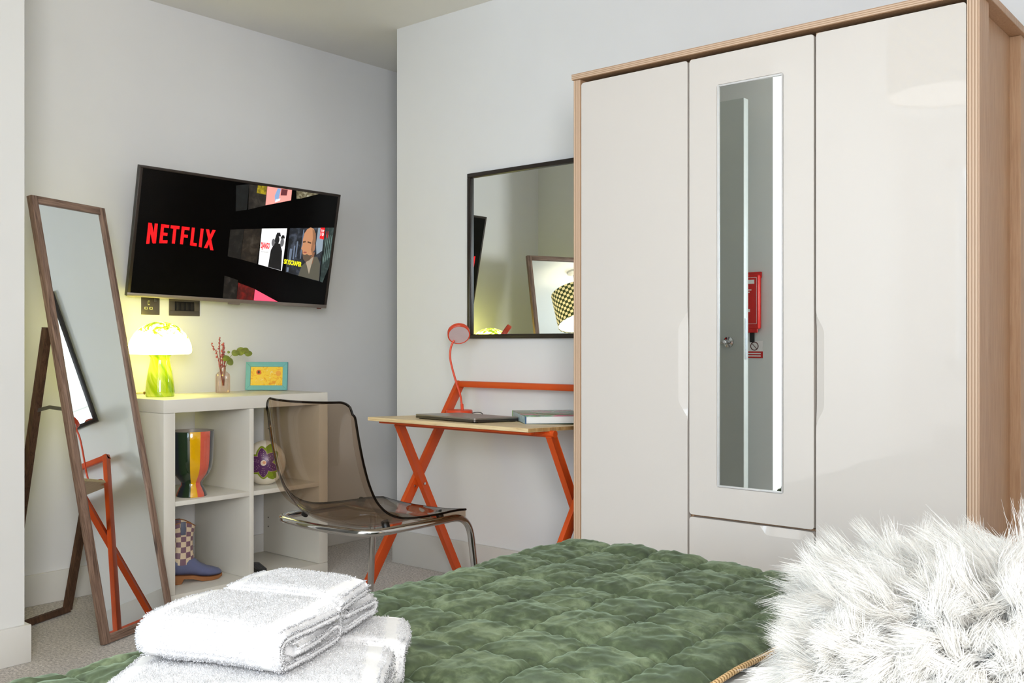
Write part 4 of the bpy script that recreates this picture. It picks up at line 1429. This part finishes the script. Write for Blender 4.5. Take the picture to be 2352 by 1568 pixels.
disp = amp * puff + crinkle * (.15 + .85 * puff ** 2) + pucker + .006 * vnoise(Pm * 4, Qm * 4, 70) - .0060 * np.exp(-(seam / .0042) ** 2)
qv = base + nr * disp[..., None]
me = mesh_np('quilt_top', qv.reshape(-1, 3), grid_faces(len(p_), len(q_)))
obj('quilt_top', me, M_VELVET, qt, smooth=180)
# ribbed tan binding along the edge
M_BIND = stripes('ribbed_tan_binding', rgb(150, 110, 62), rgb(222, 188, 138), 'Y', .0075, .8)
bm = bmesh.new()
pts = [Vector((float(.731 - .002), float(y), .5045 + .0015 * math.sin(y * 30))) for y in np.linspace(-1.45, -.02, 200)]
tube(pts, .0045, 8, bm)
obj('binding', bm, M_BIND, qt)

# ================================================================ TOWELS
def terry_mat():
    t = NT('white_terry_cotton')
    v = t.coord()
    t.l(t.ramp(t.noise(v, 220, 3), [(.3, rgb(190, 188, 189)), (.7, rgb(205, 204, 205))]), t.b.inputs['Base Color'])
    t.set(Roughness=.9)
    t.b.inputs['Subsurface Weight'].default_value = .12
    t.b.inputs['Subsurface Radius'].default_value = (.02, .018, .016)
    t.b.inputs['Subsurface Scale'].default_value = .3
    t.bump(t.noise(v, 420, 3), .5, .002)
    return t.m
M_TERRY = terry_mat()
M_HEM = plain('white_towel_hem', rgb(206, 204, 202), .8, var=.02, scale=80, bump=.25, bscale=260)

def spikes(P, N, length, width, rng, lean=.7):
    """short pile: one three-sided spike per point"""
    n = len(P)
    d = N + rng.normal(0, lean * .5, (n, 3))
    d /= np.linalg.norm(d, axis=1, keepdims=True)
    L = length * rng.uniform(.6, 1.25, (n, 1))
    a = np.cross(d, rng.normal(0, 1, (n, 3))); a /= np.linalg.norm(a, axis=1, keepdims=True) + 1e-9
    b = np.cross(d, a)
    V = np.empty((n, 4, 3))
    for k in range(3):
        th = 2 * math.pi * k / 3
        V[:, k] = P + width * (math.cos(th) * a + math.sin(th) * b) - N * .0006
    V[:, 3] = P + d * L
    i = np.arange(n)[:, None] * 4
    F = np.concatenate([i + np.array([[0, 1, 3]]), i + np.array([[1, 2, 3]]), i + np.array([[2, 0, 3]])], 0)
    return V.reshape(-1, 3), F

def folded_towel(label, loc, rotz, length, width, layers, th, seed, pile=22000, tilt=(0, 0)):
    """terry towel folded back and forth; folds run along local x, so the ends at +x show the layers"""
    rng = np.random.default_rng(seed)
    tw = thing('folded_towel', label, 'towel', loc, rotz, 'white towels stacked on the bed')
    tw.rotation_euler = (tilt[0], tilt[1], rotz)
    # serpentine centre line in (y, z); the outermost layer wraps round the stack
    W2 = width / 2
    Hh = layers * th
    pts = []
    # inner layers, then a wrapping outer layer under, round the near side and over the top
    zs = [th * (1.5 + k) for k in range(layers - 2)]
    for k, z in enumerate(zs):
        ys = (W2 - 1.9 * th, -W2 + 1.7 * th)
        if k % 2:
            ys = ys[::-1]
        pts += [(ys[0], z), (ys[1], z)]
    pts = pts[::-1]
    lasty = pts[-1][0]
    sgn = 1 if lasty > 0 else -1
    outer = [(sgn * (W2 - .5 * th), th * .5), (-sgn * (W2 - .5 * th), th * .5), (-sgn * (W2 - .5 * th), Hh - th * .5), (sgn * (W2 - .9 * th), Hh - th * .5)]
    line = [Vector((0, y, z)) for y, z in (pts + [(sgn * (W2 - .5 * th), pts[-1][1])] + outer)]
    c = fillet(line, th * .95, 6)
    # resample evenly
    seg = np.array([[p.y, p.z] for p in c])
    dl_ = np.r_[0, np.cumsum(np.linalg.norm(np.diff(seg, axis=0), axis=1))]
    n = int(dl_[-1] / .006)
    s = np.linspace(0, dl_[-1], n)
    cy = np.interp(s, dl_, seg[:, 0]); cz = np.interp(s, dl_, seg[:, 1])
    ty, tz = np.gradient(cy), np.gradient(cz)
    ln = np.hypot(ty, tz) + 1e-9
    ny, nz = -tz / ln, ty / ln
    nx = int(length / .006)
    xs = np.linspace(-length / 2, length / 2, nx)
    S, XX = np.meshgrid(np.arange(n), xs, indexing='ij')
    jit = .0035 * vnoise(XX * 22 + seed, S * .11, seed) + .0016 * vnoise(XX * 55 + seed, S * .3, seed + 1)
    lenj = .006 * vnoise(S * .06 + 0 * XX, 0 * XX + seed, seed + 2)          # uneven ends
    half = th * .43
    endr = np.clip((length / 2 - np.abs(XX)) / .010, 0, 1)
    hh = half * np.sqrt(np.clip(1 - (1 - endr) ** 2, .12, 1))
    crown = -.010 * (XX / (length / 2)) ** 4 * (cz[S] / Hh)                  # ends sag a little
    shells = []
    for sg in (1, -1):
        shells.append(np.stack([XX + lenj, cy[S] + ny[S] * hh * sg + ny[S] * jit * .5, cz[S] + nz[S] * hh * sg + nz[S] * jit * .5 + crown + .004 * vnoise(XX * 9, cy[S] * 9 + 5, seed + 3) * cz[S] / Hh], 2))
    A, B = shells
    nvt = n * nx
    f0 = grid_faces(n, nx)
    idx = np.arange(nvt).reshape(n, nx)
    ring = np.r_[idx[:, 0], idx[-1, 1:], idx[-2::-1, -1], idx[0, -2:0:-1]]
    r2 = np.roll(ring, -1)
    rimf = np.stack([ring, r2, r2 + nvt, ring + nvt], 1)
    V = np.vstack([A.reshape(-1, 3), B.reshape(-1, 3)])
    F = np.vstack([f0, f0[:, ::-1] + nvt, rimf])
    me = mesh_np('cloth', V, F)
    me.materials.append(M_TERRY); me.materials.append(M_HEM)
    # flat woven hem bands near both ends
    mi = np.zeros(len(F), np.int32)
    xc = np.abs(V[F].mean(1)[:, 0])
    mi[(xc > length / 2 - .030) & (xc < length / 2 - .012)] = 1
    me.polygons.foreach_set('material_index', mi)
    cl = obj('cloth', me, [M_TERRY, M_HEM], tw, smooth=180)
    # pile on the outside
    t0 = A if True else B
    def normals(G):
        g = np.cross(np.gradient(G, axis=0), np.gradient(G, axis=1))
        return g / (np.linalg.norm(g, axis=2, keepdims=True) + 1e-9)
    cands, cn = [], []
    for G, sg in ((A, 1), (B, -1)):
        nn_ = normals(G)
        ctr = np.stack([XX, cy[S], cz[S]], 2)
        flip = np.sign(((G - ctr) * nn_).sum(2, keepdims=True)); nn_ = nn_ * np.where(flip == 0, 1, flip)
        cands.append(G.reshape(-1, 3)); cn.append(nn_.reshape(-1, 3))
    Pc, Nc = np.vstack(cands), np.vstack(cn)
    keep = np.abs(np.abs(Pc[:, 0]) - (length / 2 - .021)) > .009
    Pc, Nc = Pc[keep], Nc[keep]
    out = (Pc[:, 2] > Hh - th * 1.2) | (np.abs(Pc[:, 1]) > W2 - th * 1.6) | (np.abs(Pc[:, 0]) > length / 2 - .02)
    Pc, Nc = Pc[out], Nc[out]
    pick = rng.integers(0, len(Pc), pile)
    Pp = Pc[pick] + rng.normal(0, .0024, (pile, 3)) * (1 - np.abs(Nc[pick]))
    v_, f_ = spikes(Pp, Nc[pick], .0020, .0008, rng)
    pm_ = mesh_np('terry_pile', v_, f_)
    po_ = obj('terry_pile', pm_, M_TERRY, cl, smooth=None)
    po_['kind'] = 'stuff'
    return tw

folded_towel('large white bath towel at the bottom of the stack, on the desk side', (2.6156, -2.1879, .5235), rad(45), .330, .135, 4, .0172, 9, 42000)
folded_towel('large white bath towel at the bottom of the stack, on the window side', (2.7153, -2.3083, .5235), rad(45), .322, .176, 4, .0172, 5, 60000)
folded_towel('small white hand towel on top of the stack, on the window side', (2.6660, -2.2880, .5940), rad(20), .204, 0.155, 3, .0192, 14, 52000)
folded_towel('small white hand towel on top of the stack, on the desk side', (2.6106, -2.1620, .5940), rad(20), .185, 0.12, 3, .0192, 21, 44000)

# ================================================================ FLUFFY CUSHION
cu_ = thing('fluffy_cushion', 'white long-haired fluffy cushion on the bed', 'cushion', (3.43, -1.712, .503), rad(20))
def cush(u, v):
    """superellipsoid pillow: u longitude, v latitude"""
    def sp(x, p):
        return np.sign(x) * np.abs(x) ** p
    x = .235 * sp(np.cos(v), .8) * sp(np.cos(u), .72)
    y = .235 * sp(np.cos(v), .8) * sp(np.sin(u), .72)
    z = .092 + .090 * sp(np.sin(v), .9)
    return np.stack([x, y, z], -1)
uu, vv = np.meshgrid(np.linspace(0, 2 * math.pi, 97), np.linspace(-math.pi / 2, math.pi / 2, 49), indexing='ij')
me = mesh_np('cover', cush(uu, vv).reshape(-1, 3), grid_faces(97, 49))
M_CUSH = plain('cushion_backing', rgb(240, 238, 234), .9)
cv = obj('cover', me, M_CUSH, cu_, smooth=180)
def fur(nstr, rng):
    # points spread evenly over the upper side, pulled together into locks
    u = rng.uniform(0, 2 * math.pi, nstr * 2)
    v = np.arcsin(rng.uniform(-.55, 1, nstr * 2))
    P = cush(u, v)
    e = 1e-3
    N = np.cross(cush(u + e, v) - P, cush(u, v + e) - P)
    N /= np.linalg.norm(N, axis=1, keepdims=True) + 1e-12
    P, N = P[:nstr], N[:nstr]
    nl = 1500
    lock = P[rng.integers(0, nstr, nl)]
    ln_ = N[rng.integers(0, nstr, nl)]
    # nearest lock centre for every strand, in chunks
    own = np.empty(nstr, int)
    for a in range(0, nstr, 4000):
        d = ((P[a:a + 4000, None, :] - lock[None]) ** 2).sum(2)
        own[a:a + 4000] = d.argmin(1)
    C = lock[own]
    rl = np.random.default_rng(3)
    lockdir = rl.normal(0, .42, (nl, 3))
    locklen = rl.uniform(.75, 1.25, (nl, 1))
    rad_ = P * np.array([1.0, 1.0, 0.0]); rr_f = np.linalg.norm(rad_, axis=1, keepdims=True)
    tang = rad_ / (rr_f + 1e-6)
    tang = tang - N * (tang * N).sum(1, keepdims=True)
    grow = N * .62 + tang * .70 * np.clip(rr_f / .08, 0, 1) + lockdir[own] * .62 + np.array([0, 0, .12])
    grow /= np.linalg.norm(grow, axis=1, keepdims=True)
    L = .060 * locklen[own] * rng.uniform(.65, 1.15, (nstr, 1))
    K = 6
    side = np.cross(grow, N + rng.normal(0, .35, (nstr, 3))); side /= np.linalg.norm(side, axis=1, keepdims=True) + 1e-9
    curl = rng.normal(0, .0055, (nstr, 3)) + rl.normal(0, .020, (nl, 3))[own]
    wav = rng.normal(0, .0018, (nstr, 3)) + rl.normal(0, .0035, (nl, 3))[own]
    rings = []
    for k in range(K):
        t = k / (K - 1)
        c = P + grow * L * t + (C - P) * (.55 * t ** 1.3) + curl * t * t + wav * math.sin(t * 7.0) + np.array([0, 0, -.016]) * t * t
        w = .00062 * (1 - t) ** .6 + .00010
        rings.append([c + w * side, c - w * side])
    V = np.stack([np.stack(r, 1) for r in rings], 1)              # n, K, 2, 3
    n2 = np.arange(nstr)[:, None] * (K * 2)
    F = [n2 + np.array([[k * 2 + 1, k * 2, k * 2 + 2, k * 2 + 3]]) for k in range(K - 1)]
    return V.reshape(-1, 3), np.concatenate(F, 0)
fvv, fff = fur(190000, np.random.default_rng(2))
def fur_mat():
    t = NT('white_faux_fur')
    v = t.coord()
    t.l(t.ramp(t.noise(v, 30, 3), [(.3, rgb(240, 238, 234)), (.7, rgb(250, 249, 247))]), t.b.inputs['Base Color'])
    t.set(Roughness=.6)
    tr = t.n('ShaderNodeBsdfTranslucent')
    tr.inputs[0].default_value = rgb(250, 248, 245)
    mx = t.n('ShaderNodeMixShader'); mx.inputs[0].default_value = .5
    t.l(t.b.outputs[0], mx.inputs[1]); t.l(tr.outputs[0], mx.inputs[2])
    t.l(mx.outputs[0], t.out.inputs['Surface'])
    return t.m
fo = obj('long_fur', mesh_np('long_fur', fvv, fff), fur_mat(), cu_, smooth=180)
fo['kind'] = 'stuff'

# ================================================================ PENDANT LAMP OVER THE BED
pd = thing('pendant_lamp', 'ceiling pendant with a cream and dark green checked drum shade', 'lamp', (2.59, -2.04, H))
PR, PB, PT = .217, 1.926 - H, 2.204 - H
def check_shade():
    t = NT('checked_fabric_shade')
    tc = t.n('ShaderNodeTexCoord')
    sp = t.n('ShaderNodeSeparateXYZ'); t.l(tc.outputs['Object'], sp.inputs[0])
    at = t.n('ShaderNodeMath', operation='ARCTAN2'); t.l(sp.outputs['Y'], at.inputs[0]); t.l(sp.outputs['X'], at.inputs[1])
    # rounded checks: product of two sines in angle and height
    au = t.n('ShaderNodeMath', operation='MULTIPLY'); t.l(at.outputs[0], au.inputs[0]); au.inputs[1].default_value = 26.0
    zu = t.n('ShaderNodeMath', operation='MULTIPLY'); t.l(sp.outputs['Z'], zu.inputs[0]); zu.inputs[1].default_value = math.pi / .0232
    s1 = t.n('ShaderNodeMath', operation='ADD'); t.l(au.outputs[0], s1.inputs[0]); t.l(zu.outputs[0], s1.inputs[1])
    s2 = t.n('ShaderNodeMath', operation='SUBTRACT'); t.l(au.outputs[0], s2.inputs[0]); t.l(zu.outputs[0], s2.inputs[1])
    c1 = t.n('ShaderNodeMath', operation='COSINE'); t.l(s1.outputs[0], c1.inputs[0])
    c2 = t.n('ShaderNodeMath', operation='COSINE'); t.l(s2.outputs[0], c2.inputs[0])
    pr = t.n('ShaderNodeMath', operation='ADD'); t.l(c1.outputs[0], pr.inputs[0]); t.l(c2.outputs[0], pr.inputs[1])
    ad = t.n('ShaderNodeMath', operation='MULTIPLY_ADD'); t.l(pr.outputs[0], ad.inputs[0]); ad.inputs[1].default_value = .25; ad.inputs[2].default_value = .5
    col = t.ramp(ad.outputs[0], [(.44, rgb(246, 228, 176)), (.50, rgb(64, 72, 40))])
    t.l(col, t.b.inputs['Base Color'])
    t.set(Roughness=.8)
    tr = t.n('ShaderNodeBsdfTranslucent'); t.l(col, tr.inputs[0])
    mx = t.n('ShaderNodeMixShader'); mx.inputs[0].default_value = .45
    t.l(t.b.outputs[0], mx.inputs[1]); t.l(tr.outputs[0], mx.inputs[2])
    t.l(mx.outputs[0], t.out.inputs['Surface'])
    return t.m
obj('shade', lathe([(PR - .002, PB), (PR, PB), (PR, PT), (PR - .002, PT)], 72), check_shade(), pd)
dfm = NT('pendant_diffuser')
dfm.set(Base_Color=rgb(255, 250, 240), Emission_Color=(1.0, .90, .76, 1), Emission_Strength=2.2, Roughness=.5)
obj('diffuser', lathe([(0, PB + .008), (PR - .004, PB + .008), (PR - .004, PB + .010), (0, PB + .010)], 64), dfm.m, pd)
obj('cord', tube([(0, 0, -.02), (0, 0, PT - .04)], .003, 8), plain('white_flex', rgb(230, 228, 222), .5), pd)
obj('ceiling_rose', lathe([(0, 0), (.05, 0), (.048, -.015), (.02, -.03), (0, -.03)], 32), M_TRIM, pd)
obj('lamp_holder', lathe([(0, PT - .03), (.018, PT - .03), (.020, PT - .08), (0, PT - .08)], 20), M_TRIM, pd)
obj('bulb', lathe([(0, PT - .08), (.012, PT - .085), (.026, PT - .105), (.028, PT - .12), (.02, PT - .14), (0, PT - .146)], 24), emit('bulb_glow', (1, .9, .74, 1), 6), pd)
for k in range(3):
    a = 2 * math.pi * k / 3
    obj('spoke', tube([(.018 * math.cos(a), .018 * math.sin(a), PT - .035), ((PR - .002) * math.cos(a), (PR - .002) * math.sin(a), PT - .006)], .0015, 6), M_STEEL, pd)
bl = bpy.data.lights.new('pendant_bulb', 'POINT')
bl.energy = 5; bl.color = (1.0, .86, .70); bl.shadow_soft_size = .035
bo = bpy.data.objects.new('pendant_bulb', bl); COL.objects.link(bo); bo.location = (2.59, -2.04, 2.085)

# ================================================================ BEDSIDE TABLE AND LAMP (lights the wardrobe side)
bs = thing('bedside_table', 'small pale wood bedside table between bed and wardrobe wall', 'table', (4.18, -.85, 0))
obj('table_top', bx(-.20, .20, -.18, .18, .48, .50, .003), M_ASH, bs)
obj('drawer_box', bx(-.19, .19, -.17, .17, .32, .479, .003), M_GLOSS, bs)
for sx_ in (-.17, .17):
    for sy_ in (-.15, .15):
        obj('leg', tube([(sx_, sy_, 0), (sx_ * .95, sy_ * .95, .32)], .013, 10, radii=[.010, .016]), M_ASH, bs)
bl2 = thing('bedside_lamp', 'bedside lamp with a warm white cone shade', 'lamp', (4.18, -.85, .5005))
obj('base', lathe([(0, 0), (.06, 0), (.06, .015), (.012, .03), (.010, .20), (0, .20)], 32), M_STEEL, bl2)
shm = NT('warm_linen_shade')
shm.set(Base_Color=rgb(240, 226, 200), Roughness=.8)
_t2 = shm.n('ShaderNodeBsdfTranslucent'); _t2.inputs[0].default_value = rgb(250, 232, 200)
_m2 = shm.n('ShaderNodeMixShader'); _m2.inputs[0].default_value = .55
shm.l(shm.b.outputs[0], _m2.inputs[1]); shm.l(_t2.outputs[0], _m2.inputs[2]); shm.l(_m2.outputs[0], shm.out.inputs['Surface'])
obj('lamp_shade', lathe([(.120, .16), (.122, .16), (.082, .34), (.080, .34)], 48), shm.m, bl2)
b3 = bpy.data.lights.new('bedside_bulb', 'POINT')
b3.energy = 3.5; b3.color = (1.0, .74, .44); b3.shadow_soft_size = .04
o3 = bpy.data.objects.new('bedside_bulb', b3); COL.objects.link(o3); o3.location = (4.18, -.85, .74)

# ================================================================ FIRE BLANKET AND NOTICE ON THE WALL BEHIND THE DOOR
fb = thing('fire_blanket', 'red fire blanket pouch hanging on the wall behind the door', 'fire blanket', (1.478, -2.6195, 1.02))
M_FIRE = plain('red_vinyl_pouch', rgb(206, 26, 18), .3, var=.05, scale=20)
bm = bx(-.068, .068, 0, .035, .03, .30, .008, 3)
obj('pouch', bm, M_FIRE, fb)
obj('pouch_flap', bx(-.071, .071, 0, .012, .285, .315, .003), M_FIRE, fb)
obj('pouch_end', prism([(-.05, .004), (.05, .004), (.06, .03), (-.06, .03)], .012, .04, .003), M_FIRE, fb)
M_WH = plain('white_print', rgb(244, 238, 236), .4)
def print_line(x0, x1, z0, z1):
    obj('print_mark', bx(x0, x1, .0345, .0356, z0, z1), M_WH, fb)
print_line(-.060, .045, .255, .275)
for k in range(3):
    print_line(-.060, .03 - .01 * k, .222 - .011 * k, .227 - .011 * k)
for z0, z1 in ((.055, .0565), (.285, .2865)):
    print_line(-.066, .058, z0, z1)
for x in (.0565, -.066):
    print_line(x, x + .0015, .055, .2865)
for x0, z0 in ((-.03, .165), (-.01, .145), (-.035, .12), (.0, .115), (-.02, .13)):
    print_line(x0, x0 + .022, z0, z0 + .014)
print_line(-.008, .002, .083, .105)
b = prism([(-.018, 0), (.012, 0), (-.003, -.022)], .0345, .0356)
b.transform(Matrix(((1, 0, 0, 0), (0, 0, 1, 0), (0, 1, 0, .085), (0, 0, 0, 1))))
obj('print_arrow', b, M_WH, fb)
for x in (-.03, .02):
    obj('pull_tape', bx(x - .012, x + .012, .006, .010, -.035, .03, .001), M_BLACK, fb)
sg = thing('wall_notice', 'small red and white no smoking notice on the wall', 'sign', (1.508, -2.6195, .905))
obj('notice_card', bx(-.045, .045, 0, .002, 0, .085), M_WH, sg)
obj('red_panel', bx(-.045, .045, .0015, .0025, 0, .034), M_FIRE, sg)
obj('prohibition_ring', tube([(.020 * math.cos(2 * math.pi * k / 32), .0028, .060 + .020 * math.sin(2 * math.pi * k / 32)) for k in range(34)], .0022, 6, cap=False), plain('notice_dark', rgb(90, 40, 36), .5), sg)
obj('prohibition_bar', beam((-.014, .0028, .074), (.014, .0028, .046), .004, .002, (0, 1, 0)), plain('notice_dark', rgb(90, 40, 36), .5), sg)
for a in (.008, .020):
    obj('notice_line', bx(-.034, .034, .0022, .0030, a, a + .006), M_WH, sg)
